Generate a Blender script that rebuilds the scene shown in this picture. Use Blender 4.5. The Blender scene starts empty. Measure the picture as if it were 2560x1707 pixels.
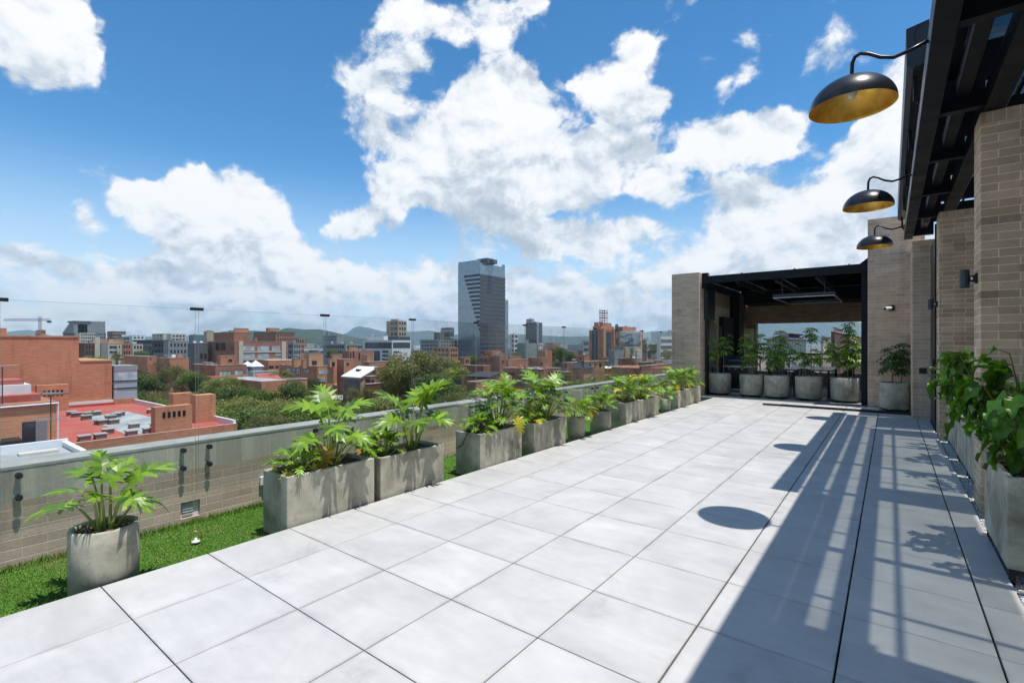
import bpy, bmesh, math, random
import numpy as np
from math import radians, sin, cos, pi, atan2, hypot, sqrt, exp
from mathutils import Vector, Matrix, Euler, noise as mnoise
random.seed(7)
SC = bpy.context.scene
COL = SC.collection

# ------------------------------------------------------------------ camera
F = 1233.2; TH = 0.65422; EYE = 1.48; HY = 857.5     # focal length in photo pixels, heading, eye height, horizon row
CT, ST = cos(TH), sin(TH)
cd = bpy.data.cameras.new('camera'); cam = bpy.data.objects.new('camera', cd); COL.objects.link(cam)
cd.sensor_width = 36.0; cd.lens = 36.0 * F / 2560.0; cd.shift_y = 4.0 / 2560.0
cd.clip_start = 0.05; cd.clip_end = 40000.0
cam.location = (0, 0, EYE); cam.rotation_euler = (radians(90), 0, TH)
SC.camera = cam

def ray(u, v):
    l = (u - 1280.0) / F
    return Vector((l * CT - ST, l * ST + CT, -(v - HY) / F))
def at_x(u, v, X):
    r = ray(u, v); return r * (X / r.x) + Vector((0, 0, EYE))
def at_y(u, v, Y):
    r = ray(u, v); return r * (Y / r.y) + Vector((0, 0, EYE))
def at_z(u, v, Z):
    r = ray(u, v); return r * ((Z - EYE) / r.z) + Vector((0, 0, EYE))
def at_d(u, v, d):
    return ray(u, v) * d + Vector((0, 0, EYE))

# ------------------------------------------------------------------ light
SUN = Vector((0.25, 0.035, 1.0)).normalized()          # towards the sun
SUN_EL = math.asin(SUN.z); SUN_ROT = atan2(SUN.x, SUN.y)
sd = bpy.data.lights.new('sun', 'SUN'); so = bpy.data.objects.new('sun', sd); COL.objects.link(so)
sd.energy = 3.7; sd.angle = radians(0.5); sd.color = (1.0, 0.965, 0.91)
so.rotation_euler = (-SUN).to_track_quat('-Z', 'Y').to_euler(); so.location = (20, 0, 60)
SC.view_settings.view_transform = 'Standard'; SC.view_settings.look = 'None'
SC.view_settings.exposure = 0.42; SC.view_settings.gamma = 1.0
cy = SC.cycles
cy.max_bounces = 7; cy.diffuse_bounces = 3; cy.glossy_bounces = 3; cy.transmission_bounces = 3
cy.transparent_max_bounces = 12; cy.volume_bounces = 1
cy.caustics_reflective = False; cy.caustics_refractive = False
cy.sample_clamp_indirect = 6.0

# ------------------------------------------------------------------ node helper
class NT:
    def __init__(s, tree): s.t = tree; s.n = tree.nodes; s.l = tree.links
    def new(s, typ, **kw):
        n = s.n.new(typ)
        for k, v in kw.items(): setattr(n, k, v)
        return n
    def put(s, sock, v):
        if v is None: return
        if isinstance(v, bpy.types.NodeSocket): s.l.new(v, sock)
        else: sock.default_value = v
    def m(s, op, a=None, b=None, c=None, clamp=False):
        n = s.n.new('ShaderNodeMath'); n.operation = op; n.use_clamp = clamp
        for i, v in enumerate((a, b, c)): s.put(n.inputs[i], v)
        return n.outputs[0]
    def vm(s, op, a=None, b=None, c=None):
        n = s.n.new('ShaderNodeVectorMath'); n.operation = op
        for i, v in enumerate((a, b, c)): s.put(n.inputs[i], v)
        return n.outputs['Value'] if op in ('LENGTH', 'DOT_PRODUCT', 'DISTANCE') else n.outputs[0]
    def noise(s, vec, scale, detail=4, rough=0.5, dist=0.0, typ=None):
        n = s.n.new('ShaderNodeTexNoise')
        if typ: n.noise_type = typ
        s.put(n.inputs['Vector'], vec); n.inputs['Scale'].default_value = scale
        n.inputs['Detail'].default_value = detail; n.inputs['Roughness'].default_value = rough
        n.inputs['Distortion'].default_value = dist
        return n.outputs['Fac']
    def ramp(s, fac, pts, interp='LINEAR'):
        n = s.n.new('ShaderNodeValToRGB'); s.put(n.inputs[0], fac); e = n.color_ramp.elements
        n.color_ramp.interpolation = interp
        while len(e) < len(pts): e.new(0.5)
        for i, (p, c) in enumerate(pts):
            e[i].position = p; e[i].color = c if len(c) == 4 else (*c, 1)
        return n.outputs[0]
    def smooth(s, v, a, b, lo=0.0, hi=1.0):
        n = s.n.new('ShaderNodeMapRange'); n.interpolation_type = 'SMOOTHSTEP'
        s.put(n.inputs['Value'], v); s.put(n.inputs['From Min'], a); s.put(n.inputs['From Max'], b)
        n.inputs['To Min'].default_value = lo; n.inputs['To Max'].default_value = hi
        return n.outputs['Result']
    def lin(s, v, a, b, lo=0.0, hi=1.0):
        n = s.n.new('ShaderNodeMapRange'); s.put(n.inputs['Value'], v)
        n.inputs['From Min'].default_value = a; n.inputs['From Max'].default_value = b
        n.inputs['To Min'].default_value = lo; n.inputs['To Max'].default_value = hi
        return n.outputs['Result']
    def mix(s, f, a, b, blend='MIX'):
        n = s.n.new('ShaderNodeMix'); n.data_type = 'RGBA'; n.blend_type = blend
        s.put(n.inputs[0], f)
        for i, v in ((6, a), (7, b)):
            if isinstance(v, tuple) and len(v) == 3: v = (*v, 1)
            s.put(n.inputs[i], v)
        return n.outputs[2]
    def sep(s, v):
        n = s.n.new('ShaderNodeSeparateXYZ'); s.put(n.inputs[0], v); return n.outputs
    def comb(s, x, y, z):
        n = s.n.new('ShaderNodeCombineXYZ')
        for i, v in enumerate((x, y, z)): s.put(n.inputs[i], v)
        return n.outputs[0]

# ------------------------------------------------------------------ sky: Nishita air with a cumulus field laid out by azimuth and elevation
W = bpy.data.worlds.new('World'); SC.world = W; W.use_nodes = True
W.node_tree.nodes.clear()
def sky_spot(x, y, rx, ry):
    """a compass direction (azimuth, elevation) and angular radii read from a 2352 px wide view"""
    k = 2560 / 2352.0
    def ae(px, py):
        r = ray(px * k, py * k); return atan2(r.x, r.y), atan2(r.z, hypot(r.x, r.y))
    a0, e0 = ae(x, y)
    a1, _ = ae(x + rx, y); a2, _ = ae(x - rx, y)
    _, e1 = ae(x, y - ry); _, e2 = ae(x, y + ry)
    return a0, e0, abs(a1 - a2) / 2, abs(e1 - e2) / 2
CLOUDS = [  # x, y, rx, ry, weight
 (70, 70, 205, 150, 1.0), (190, 60, 80, 110, .5), (20, 160, 110, 70, .4),
 (1130, 190, 120, 110, .9), (1200, 260, 120, 110, .8), (1090, 300, 170, 130, .9), (1010, 380, 190, 110, .8), (1200, 380, 210, 130, .9),
 (900, 430, 90, 60, .5), (1080, 460, 220, 80, .8), (1290, 450, 160, 80, .7), (1160, 540, 160, 60, .5),
 (870, 190, 140, 75, .55), (890, 80, 90, 100, .62), (960, 25, 170, 75, .7), (850, 290, 110, 70, .5), (1130, 55, 130, 85, .68), (1230, 5, 70, 50, .5), (960, 140, 60, 60, .4),
 (430, 410, 95, 75, .8), (540, 440, 150, 95, .9), (400, 490, 140, 90, .8), (620, 500, 100, 90, .6), (500, 550, 260, 75, .8), (340, 450, 80, 60, .5), (680, 570, 100, 45, .45),
 (200, 520, 65, 40, .6), (235, 400, 50, 60, .36), (835, 490, 105, 55, .7), (790, 535, 60, 25, .35),
 (1400, 220, 110, 105, .7), (1450, 130, 85, 80, .5), (1500, 90, 70, 60, .42), (1565, 110, 70, 50, .38), (1340, 200, 60, 80, .4), (1480, 240, 90, 60, .5),
 (1390, 330, 100, 60, .6), (1490, 390, 180, 80, .75), (1550, 450, 90, 50, .5), (1620, 320, 110, 70, .6), (1720, 330, 150, 80, .7), (1800, 290, 110, 70, .55), (1690, 210, 80, 50, .45), (1740, 110, 90, 50, .42), (1680, 430, 110, 60, .5),
 (1590, 5, 70, 30, .5), (1920, 10, 110, 40, .45), (1900, 130, 120, 70, .38),
 (1850, 500, 230, 130, .9), (1990, 400, 170, 150, .9), (2060, 260, 110, 190, .8), (1700, 520, 150, 70, .7), (1930, 590, 260, 80, .8), (1640, 570, 160, 60, .6), (2200, 300, 170, 300, .8),
 (1390, 560, 190, 60, .6), (1480, 520, 130, 40, .45), (1300, 560, 110, 50, .5), (1560, 620, 170, 60, .6), (1330, 650, 240, 70, .6), (1750, 650, 250, 60, .6),
 (60, 660, 190, 60, .6), (230, 640, 120, 45, .5), (420, 640, 240, 80, .75), (640, 640, 190, 70, .6), (820, 620, 150, 70, .65), (1000, 610, 110, 60, .6), (900, 680, 260, 60, .6), (560, 700, 260, 50, .5), (100, 730, 260, 40, .4), (1250, 720, 300, 50, .5), (1650, 720, 300, 50, .5), (300, 720, 200, 40, .4),
 (-20, 330, 60, 60, .45), (-200, 500, 200, 120, .6), (2500, 500, 250, 200, .6)]
# the cloud masses as a coarse table over azimuth (60 columns) and elevation (16 rows), read back through colour ramps
AZ0, AZ1, NC, NR, DEL = -TH - radians(56), -TH + radians(56), 30, 24, radians(1.8)
SPOTS = [sky_spot(*c[:4]) + (c[4],) for c in CLOUDS]
def cloud_mass(a, e):
    t = 0.0
    for a0, e0, ra, re, wg in SPOTS:
        t += max(0.0, 1 - hypot((a - a0) / max(ra, .038), (e - e0) / max(re, .034))) * (wg * 1.85 if wg > .58 else wg * 1.5 + .42)
    return min(t, 2.4)
grp = bpy.data.node_groups.new('cloud_mass', 'ShaderNodeTree')
for nm in ('Az', 'El'): grp.interface.new_socket(nm, in_out='INPUT', socket_type='NodeSocketFloat')
grp.interface.new_socket('Mass', in_out='OUTPUT', socket_type='NodeSocketFloat')
g = NT(grp); gi = g.new('NodeGroupInput'); go_ = g.new('NodeGroupOutput')
az, el = gi.outputs[0], gi.outputs[1]
half = (AZ1 - AZ0) / 2
ta = g.lin(az, AZ0, AZ0 + half); tb = g.lin(az, AZ0 + half, AZ1)
right_half = g.m('GREATER_THAN', az, AZ0 + half)
rowpos = g.m('DIVIDE', el, DEL)
acc = None
for k in range(NR // 4):
    outs = []
    for hf, t in ((0, ta), (1, tb)):
        n = g.new('ShaderNodeValToRGB'); g.put(n.inputs[0], t); E_ = n.color_ramp.elements
        n.color_ramp.interpolation = 'LINEAR'
        while len(E_) < NC: E_.new(0.5)
        for i in range(NC):
            p = i / (NC - 1.0); E_[i].position = p
        for i in range(NC):
            a = AZ0 + half * (hf + i / (NC - 1.0))
            E_[i].color = [cloud_mass(a, DEL * (4 * k + r)) / 2.4 for r in range(4)]
        outs.append(n)
    cmix = g.new('ShaderNodeMix'); cmix.data_type = 'RGBA'; g.put(cmix.inputs[0], right_half); g.put(cmix.inputs[6], outs[0].outputs[0]); g.put(cmix.inputs[7], outs[1].outputs[0])
    amix = g.m('ADD', g.m('MULTIPLY', outs[0].outputs[1], g.m('SUBTRACT', 1.0, right_half)), g.m('MULTIPLY', outs[1].outputs[1], right_half))
    sc_ = g.new('ShaderNodeSeparateColor'); g.put(sc_.inputs[0], cmix.outputs[2])
    for r, ch in enumerate((sc_.outputs[0], sc_.outputs[1], sc_.outputs[2], amix)):
        d_ = g.m('ABSOLUTE', g.m('SUBTRACT', rowpos, float(4 * k + r)))
        hat = g.m('SUBTRACT', 1.0, d_, clamp=True)
        acc = g.m('MULTIPLY', ch, hat) if acc is None else g.m('MULTIPLY_ADD', ch, hat, acc)
g.l.new(g.m('MULTIPLY', acc, 2.4), go_.inputs[0])

w = NT(W.node_tree)
tc = w.new('ShaderNodeTexCoord'); dirv = tc.outputs['Generated']
dx, dy, dz = w.sep(dirv)
AZ = w.m('ARCTAN2', dx, dy); EL = w.m('ARCSINE', dz)
wn = w.n.new('ShaderNodeTexNoise'); w.put(wn.inputs['Vector'], dirv); wn.inputs['Scale'].default_value = 8.0; wn.inputs['Detail'].default_value = 4; wn.inputs['Roughness'].default_value = .6
wx, wy, wz = w.sep(w.vm('SUBTRACT', wn.outputs['Color'], (.5, .5, .5)))
az2 = w.m('MULTIPLY_ADD', wx, .14, AZ); el2 = w.m('MULTIPLY_ADD', wy, .11, EL)
def mass(a, e):
    n = w.new('ShaderNodeGroup'); n.node_tree = grp; w.put(n.inputs[0], a); w.put(n.inputs[1], e); return n.outputs[0]
m0 = mass(az2, el2)
m1 = mass(w.m('ADD', az2, .02), w.m('ADD', el2, .085))
shade = w.m('SUBTRACT', m0, m1); m0 = w.m('MINIMUM', m0, 1.2)
other = w.noise(dirv, 3.0, 2, .5)                 # the rest of the sky: an even scatter of cumulus
behind = w.m('MAXIMUM', w.smooth(w.m('ABSOLUTE', w.m('ADD', AZ, TH)), .90, 1.05), w.smooth(EL, .62, .80))
m0 = w.m('ADD', m0, w.m('MULTIPLY', behind, w.smooth(other, .48, .66)))
sq = w.vm('MULTIPLY', dirv, (1.0, 1.0, 1.3))
n0 = w.noise(sq, 10.0, 8, .62, .25)
n1 = w.noise(w.vm('ADD', sq, (.010, .003, .022)), 10.0, 5, .60, .25)
AMP = 1.95
d0 = w.m('SUBTRACT', w.m('MULTIPLY_ADD', w.m('SUBTRACT', n0, .5), AMP, m0), .50)
low = w.smooth(dz, .235, .05)
lsq = w.vm('MULTIPLY', dirv, (1.0, 1.0, 2.0))
lown = w.noise(lsq, 11.0, 8, .60, .3)
lown1 = w.noise(w.vm('ADD', lsq, (.008, .003, .024)), 11.0, 5, .58, .3)
d0 = w.m('MAXIMUM', d0, w.m('SUBTRACT', w.m('MULTIPLY_ADD', w.m('SUBTRACT', lown, .5), 2.1, w.m('MULTIPLY', low, .78)), .44))
alpha = w.m('POWER', w.smooth(d0, -.12, .32), 1.35)
emb = w.m('ADD', w.m('MULTIPLY', w.m('SUBTRACT', n0, n1), 2.7), w.m('MULTIPLY', shade, .34))
lit = w.m('ADD', w.m('ADD', emb, w.m('MULTIPLY_ADD', low, .12, .515)), w.m('MULTIPLY', low, w.m('MULTIPLY', w.m('SUBTRACT', lown, lown1), 1.9)))
lowgrey = w.smooth(dz, .0, .15, .84, 1.0)
ccol = w.ramp(lit, [(0.0, (.36, .415, .48)), (.36, (.50, .55, .605)), (.62, (.67, .70, .735)), (.90, (.775, .775, .775))])
ccol = w.mix(1.0, ccol, w.comb(lowgrey, w.m('MULTIPLY_ADD', lowgrey, .93, .07), w.m('MULTIPLY_ADD', lowgrey, .86, .14)), 'MULTIPLY')
sky = w.new('ShaderNodeTexSky'); sky.sky_type = 'NISHITA'; sky.sun_disc = False
sky.sun_elevation = SUN_EL; sky.sun_rotation = SUN_ROT; sky.altitude = 2600; sky.air_density = 1.0; sky.dust_density = .6; sky.ozone_density = 1.3
hs = w.new('ShaderNodeHueSaturation'); hs.inputs['Saturation'].default_value = 1.28; hs.inputs['Value'].default_value = 1.0; w.put(hs.inputs['Color'], sky.outputs[0])
SKY_K = 0.135
skyc = w.mix(1.0, hs.outputs[0], (SKY_K * .74, SKY_K * 1.10, SKY_K * 1.06), 'MULTIPLY')
# thin milky air towards the horizon
veil = w.smooth(dz, .34, .02, 0.0, .88)
skyc = w.mix(veil, skyc, (.56, .66, .72))
fin = w.mix(alpha, skyc, ccol)
bg = w.new('ShaderNodeBackground'); w.put(bg.inputs[0], fin); bg.inputs[1].default_value = 1.0
ow = w.new('ShaderNodeOutputWorld'); w.l.new(bg.outputs[0], ow.inputs[0])
W.cycles.sampling_method = 'MANUAL'; W.cycles.sample_map_resolution = 512

# ------------------------------------------------------------------ mesh helper
class MB:
    def __init__(s): s.v = []; s.f = []; s.mi = []; s.cur = 0
    def mat(s, i): s.cur = i; return s
    def add(s, vs, fs):
        b = len(s.v); s.v += [tuple(p) for p in vs]
        for f in fs: s.f.append(tuple(b + i for i in f)); s.mi.append(s.cur)
        return s
    def box(s, x0, y0, z0, x1, y1, z1):
        if x0 > x1: x0, x1 = x1, x0
        if y0 > y1: y0, y1 = y1, y0
        if z0 > z1: z0, z1 = z1, z0
        return s.add([(x0, y0, z0), (x1, y0, z0), (x1, y1, z0), (x0, y1, z0), (x0, y0, z1), (x1, y0, z1), (x1, y1, z1), (x0, y1, z1)],
                     [(0, 3, 2, 1), (4, 5, 6, 7), (0, 1, 5, 4), (1, 2, 6, 5), (2, 3, 7, 6), (3, 0, 4, 7)])
    def prism(s, pts, d):
        """closed outline pts (3-D, planar) pushed along vector d"""
        n = len(pts); d = Vector(d); P = [Vector(p) for p in pts]
        fs = [tuple(range(n))[::-1], tuple(range(n, 2 * n))] + [(i, (i + 1) % n, n + (i + 1) % n, n + i) for i in range(n)]
        return s.add([*P, *[p + d for p in P]], fs)
    def tube(s, path, r, n=8, cap=True):
        P = [Vector(p) for p in path]; R = r if isinstance(r, (list, tuple)) else [r] * len(P)
        vs = []; fs = []; ref = None
        for i, p in enumerate(P):
            t = (P[min(i + 1, len(P) - 1)] - P[max(i - 1, 0)]).normalized()
            if ref is None: ref = t.orthogonal().normalized()
            ref = (ref - t * ref.dot(t))
            if ref.length < 1e-6: ref = t.orthogonal()
            ref.normalize(); b = t.cross(ref)
            for k in range(n):
                a = 2 * pi * k / n; vs.append(p + (ref * cos(a) + b * sin(a)) * R[i])
        for i in range(len(P) - 1):
            for k in range(n):
                a = i * n + k; b2 = i * n + (k + 1) % n; fs.append((a, b2, b2 + n, a + n))
        if cap: fs += [tuple(range(n))[::-1], tuple(range((len(P) - 1) * n, len(P) * n))]
        return s.add(vs, fs)
    def lathe(s, prof, c=(0, 0, 0), n=32, closed=False):
        vs = []; fs = []; m = len(prof)
        for k in range(n):
            a = 2 * pi * k / n
            for r, z in prof: vs.append((c[0] + r * cos(a), c[1] + r * sin(a), c[2] + z))
        for k in range(n):
            k2 = (k + 1) % n
            for i in range(m - 1 if not closed else m):
                j = (i + 1) % m
                fs.append((k * m + i, k2 * m + i, k2 * m + j, k * m + j))
        return s.add(vs, fs)
    def obj(s, name, mats, parent=None, off=(0, 0, 0), smooth=False, bevel=0.0, seg=2):
        me = bpy.data.meshes.new(name)
        o3 = Vector(off)
        me.from_pydata([tuple(Vector(p) - o3) for p in s.v], [], s.f)
        ml = mats if isinstance(mats, (list, tuple)) else [mats]
        for m in ml: me.materials.append(m)
        if len(ml) > 1: me.polygons.foreach_set('material_index', s.mi)
        if smooth: me.polygons.foreach_set('use_smooth', [True] * len(me.polygons))
        me.update()
        o = bpy.data.objects.new(name, me); COL.objects.link(o)
        if parent is not None: o.parent = parent
        else: o.location = o3
        if bevel:
            b = o.modifiers.new('bevel', 'BEVEL'); b.width = bevel; b.segments = seg; b.limit_method = 'ANGLE'; b.angle_limit = radians(40)
        return o

def tag(o, label=None, cat=None, group=None, kind=None):
    if label: o['label'] = label
    if cat: o['category'] = cat
    if group: o['group'] = group
    if kind: o['kind'] = kind
    return o
def thing(name, label, cat, loc=(0, 0, 0), group=None, rz=0.0):
    o = bpy.data.objects.new(name, None); COL.objects.link(o); o.location = loc; o.rotation_euler = (0, 0, rz)
    o.empty_display_size = .2
    return tag(o, label, cat, group)
def part(mb, name, mats, t, **k):
    """part with world coordinates, hung under thing t (an unrotated empty)"""
    return mb.obj(name, mats, parent=t, off=t.location, **k)
def copy_tree(o, parent=None):
    c = o.copy(); COL.objects.link(c); c.parent = parent
    for ch in list(o.children): copy_tree(ch, c)
    return c
def box(*a): return MB().box(*a)

# ------------------------------------------------------------------ materials
MATS = {}
def pmat(name, base=(.5, .5, .5), rough=.6, metal=0.0, spec=.5, fn=None):
    if name in MATS: return MATS[name]
    m = bpy.data.materials.new(name); m.use_nodes = True; t = NT(m.node_tree)
    p = t.n['Principled BSDF']; p.inputs['Base Color'].default_value = (*base, 1); p.inputs['Roughness'].default_value = rough
    p.inputs['Metallic'].default_value = metal; p.inputs['Specular IOR Level'].default_value = spec
    if fn: fn(t, p)
    MATS[name] = m; return m
def gpos(t): return t.new('ShaderNodeNewGeometry').outputs['Position']
def bump(t, p, h, strength=.3, dist=.01):
    b = t.new('ShaderNodeBump'); b.inputs['Strength'].default_value = strength; b.inputs['Distance'].default_value = dist
    t.put(b.inputs['Height'], h); t.l.new(b.outputs[0], p.inputs['Normal'])
def mottled(name, a, b, scale=1.0, rough=.8, det=6, bmp=.2, bs=60, streak=None, spec=.3):
    def fn(t, p):
        P = gpos(t); v = t.vm('MULTIPLY', P, streak) if streak else P
        n = t.noise(v, scale, det, .6); t.put(p.inputs['Base Color'], t.mix(t.smooth(n, .3, .7), a, b))
        if bmp: bump(t, p, t.noise(P, bs, 3), bmp, .004)
    return pmat(name, rough=rough, fn=fn, spec=spec)
def brick(name, c1, c2, mortar, bw, bh, ms=.006, var=.12, bmp=.6, tv=1.0):
    def fn(t, p):
        P = gpos(t); x, y, z = t.sep(P)
        uv = t.comb(t.m('ADD', x, y), z, 0.0)
        wob = t.noise(P, 9.0, 3); uv = t.vm('ADD', uv, t.comb(0.0, t.m('MULTIPLY_ADD', wob, .006, -.003), 0.0))
        b = t.new('ShaderNodeTexBrick'); t.put(b.inputs['Vector'], uv)
        b.inputs['Color1'].default_value = (*c1, 1); b.inputs['Color2'].default_value = (*c2, 1); b.inputs['Mortar'].default_value = (*mortar, 1)
        b.inputs['Scale'].default_value = 1.0; b.inputs['Mortar Size'].default_value = ms; b.inputs['Mortar Smooth'].default_value = .3
        b.inputs['Brick Width'].default_value = bw; b.inputs['Row Height'].default_value = bh; b.inputs['Bias'].default_value = 0.0
        n = t.noise(P, 2.3, 6, .65); n2 = t.noise(P, 45, 3, .6); drip = t.smooth(t.noise(t.vm('MULTIPLY', P, (6., 6., .55)), 1.0, 5, .65), .50, .70, 0.0, .18)
        row = t.m('FLOOR', t.m('DIVIDE', z, bh)); sh = t.m('MULTIPLY', t.m('FLOORED_MODULO', row, 2.0), bw * .5)
        bid = t.new('ShaderNodeTexWhiteNoise'); bid.noise_dimensions = '2D'; t.put(bid.inputs['Vector'], t.comb(t.m('FLOOR', t.m('DIVIDE', t.m('ADD', t.m('ADD', x, y), sh), bw)), row, 0.0))
        tone = t.m('MULTIPLY', t.ramp(bid.outputs['Value'], [(0, (.62,) * 3), (.10, (.86,) * 3), (.5, (1.0,) * 3), (1, (1.14,) * 3)]), tv); tone = t.m('ADD', tone, 1.0 - tv)
        f = t.m('MULTIPLY_ADD', t.m('SUBTRACT', n, .5), var * 2.4, t.m('MULTIPLY_ADD', t.m('SUBTRACT', n2, .5), .35, t.m('SUBTRACT', tone, drip)))
        t.put(p.inputs['Base Color'], t.mix(1.0, b.outputs['Color'], t.comb(f, f, f), 'MULTIPLY'))
        if bmp: bump(t, p, t.m('ADD', t.m('SUBTRACT', 1.0, b.outputs['Fac']), t.m('MULTIPLY', n2, .5)), bmp, .006)
    return pmat(name, rough=.9, spec=.2, fn=fn)
M_BR = brick('tan_brick', (.65, .485, .345), (.53, .395, .28), (.70, .60, .47), .27, .072, .0045, tv=.45)
M_BRD = brick('tan_brick_column', (.62, .46, .305), (.45, .33, .215), (.80, .70, .54), .27, .072, .0044, var=.26, tv=.8)
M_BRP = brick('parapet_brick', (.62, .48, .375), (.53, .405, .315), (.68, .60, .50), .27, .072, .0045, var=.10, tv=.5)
M_SOLD = brick('tan_brick_soldier', (.62, .58, .48), (.55, .515, .425), (.70, .67, .57), .112, .60, .004, var=.14)
M_BLK = pmat('black_steel', (.014, .017, .022), .38, 0.0, .5)
def _blk(t, p):
    n = t.noise(gpos(t), 3.0, 4); t.put(p.inputs['Roughness'], t.lin(n, .3, .7, .28, .5))
M_BEAM = pmat('charcoal_beam', (.009, .011, .014), .4, spec=.16, fn=_blk)
M_BLKM = pmat('black_matt', (.012, .012, .013), .7)
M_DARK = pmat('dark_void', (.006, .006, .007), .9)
M_WHITE = pmat('white_plastic', (.78, .78, .77), .4)
M_GALV = pmat('galvanised', (.45, .46, .47), .35, .8)
def _conc(t, p):
    P = gpos(t); oi = t.new('ShaderNodeObjectInfo')
    q = t.vm('ADD', P, t.vm('MULTIPLY', t.comb(oi.outputs['Random'], oi.outputs['Random'], 0.0), (17., 9., 0.)))
    n = t.noise(q, 2.2, 8, .65, .6); n2 = t.noise(q, 9.0, 6, .7); st = t.noise(t.vm('MULTIPLY', q, (7., 7., .9)), 1.5, 4, .6)
    c = t.ramp(n, [(.30, (.17, .16, .12)), (.5, (.40, .38, .295)), (.68, (.60, .57, .45))])
    c = t.mix(t.smooth(n2, .52, .75), c, (.30, .29, .235)); c = t.mix(t.m('MULTIPLY', t.smooth(st, .55, .72), .35), c, (.20, .19, .15))
    t.put(p.inputs['Base Color'], c); bump(t, p, t.m('ADD', n2, t.noise(q, 70, 3)), .25, .004)
M_CONC = pmat('planter_concrete', rough=.85, spec=.25, fn=_conc)
def _soil(t, p):
    P = gpos(t); n = t.noise(P, 60, 4, .7); n2 = t.noise(P, 25, 2)
    t.put(p.inputs['Base Color'], t.mix(t.smooth(n, .45, .62), (.035, .022, .014), (.12, .075, .04))); bump(t, p, n, 1.0, .02)
M_SOIL = pmat('soil', rough=.95, fn=_soil)
M_CHIP = pmat('bark_chips', rough=.9, fn=lambda t, p: t.put(p.inputs['Base Color'], t.ramp(t.new('ShaderNodeNewGeometry').outputs['Random Per Island'], [(0, (.10, .05, .025)), (.5, (.30, .19, .09)), (1, (.50, .36, .19))])))
TX, TY, X0, Y0 = .4095 * EYE, .40156 * EYE, -2.5904 * EYE, .5813 * EYE
def _tile(t, p):
    P = gpos(t); x, y, z = t.sep(P)
    ix = t.m('FLOOR', t.m('DIVIDE', t.m('SUBTRACT', x, X0), TX)); iy = t.m('FLOOR', t.m('DIVIDE', t.m('SUBTRACT', y, Y0), TY))
    wn = t.new('ShaderNodeTexWhiteNoise'); wn.noise_dimensions = '2D'; t.put(wn.inputs['Vector'], t.comb(ix, iy, 0.0))
    q2 = t.vm('MULTIPLY_ADD', wn.outputs['Color'], (31., 17., 5.), P)
    n = t.noise(q2, 2.1, 7, .62, .5); n2 = t.noise(t.vm('MULTIPLY', q2, (1., 3.5, 1.)), 4.0, 5, .6); n3 = t.noise(P, 220, 2, .6)
    fx = t.m('FRACT', t.m('DIVIDE', t.m('SUBTRACT', x, X0), TX)); fy = t.m('FRACT', t.m('DIVIDE', t.m('SUBTRACT', y, Y0), TY))
    edge = t.m('MINIMUM', t.m('MINIMUM', fx, t.m('SUBTRACT', 1.0, fx)), t.m('MINIMUM', fy, t.m('SUBTRACT', 1.0, fy)))
    grime = t.m('MULTIPLY', t.m('MULTIPLY', t.smooth(edge, .055, .0), t.smooth(t.noise(P, 3.3, 4, .6), .42, .62)), .16)
    spots = t.m('MULTIPLY', t.smooth(t.noise(P, 1.3, 8, .72, .8), .56, .74), .20)
    k = t.m('MULTIPLY_ADD', t.m('SUBTRACT', n, .5), .60, t.m('MULTIPLY_ADD', t.m('SUBTRACT', n2, .5), .26, t.m('MULTIPLY_ADD', t.m('SUBTRACT', wn.outputs['Value'], .5), .06, t.m('MULTIPLY_ADD', t.m('SUBTRACT', n3, .5), .10, 1.0))))
    k = t.m('SUBTRACT', t.m('SUBTRACT', k, grime), spots)
    t.put(p.inputs['Base Color'], t.mix(1.0, (.515, .500, .482), t.comb(k, k, k), 'MULTIPLY'))
    t.put(p.inputs['Roughness'], t.lin(n, .3, .7, .42, .58)); bump(t, p, n3, .06, .002)
M_TILE = pmat('porcelain_tile', rough=.5, spec=.35, fn=_tile)
def leafmat(name, c_dark, c_light, trans=.35, rough=.38, veins=None):
    def fn(t, p):
        rnd = t.new('ShaderNodeNewGeometry').outputs['Random Per Island']; oi = t.new('ShaderNodeObjectInfo').outputs['Random']
        r = t.m('FRACT', t.m('ADD', rnd, oi))
        c = t.ramp(r, [(0, c_dark), (.75, c_light), (1, tuple(min(1, a * 1.25) for a in c_light))])
        t.put(p.inputs['Base Color'], c)
        tr = t.new('ShaderNodeBsdfTranslucent'); t.put(tr.inputs[0], t.mix(1.0, c, (1.35, 1.25, .5), 'MULTIPLY'))
        mx = t.new('ShaderNodeMixShader'); mx.inputs[0].default_value = trans
        t.l.new(p.outputs[0], mx.inputs[1]); t.l.new(tr.outputs[0], mx.inputs[2]); t.l.new(mx.outputs[0], t.n['Material Output'].inputs[0])
    return pmat(name, rough=rough, spec=.45, fn=fn)
M_LF = leafmat('philodendron_leaf', (.04, .105, .010), (.22, .37, .022), .27)
M_LFY = leafmat('yellow_leaf', (.40, .40, .03), (.58, .50, .06))
M_LFD = leafmat('dry_leaf', (.42, .20, .04), (.60, .36, .10), .2, .7)
M_PET = pmat('petiole', (.24, .30, .06), .45)
M_SCH = leafmat('schefflera_leaf', (.06, .145, .018), (.23, .38, .04), .36)
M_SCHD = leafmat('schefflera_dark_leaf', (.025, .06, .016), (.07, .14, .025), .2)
M_FIC = leafmat('broad_leaf', (.04, .12, .012), (.115, .265, .025), .27, .30)
M_BARK = pmat('thin_bark', (.20, .17, .12), .85)
M_TURFB = mottled('turf_backing', (.05, .14, .015), (.08, .19, .025), 14, .95)
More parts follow.
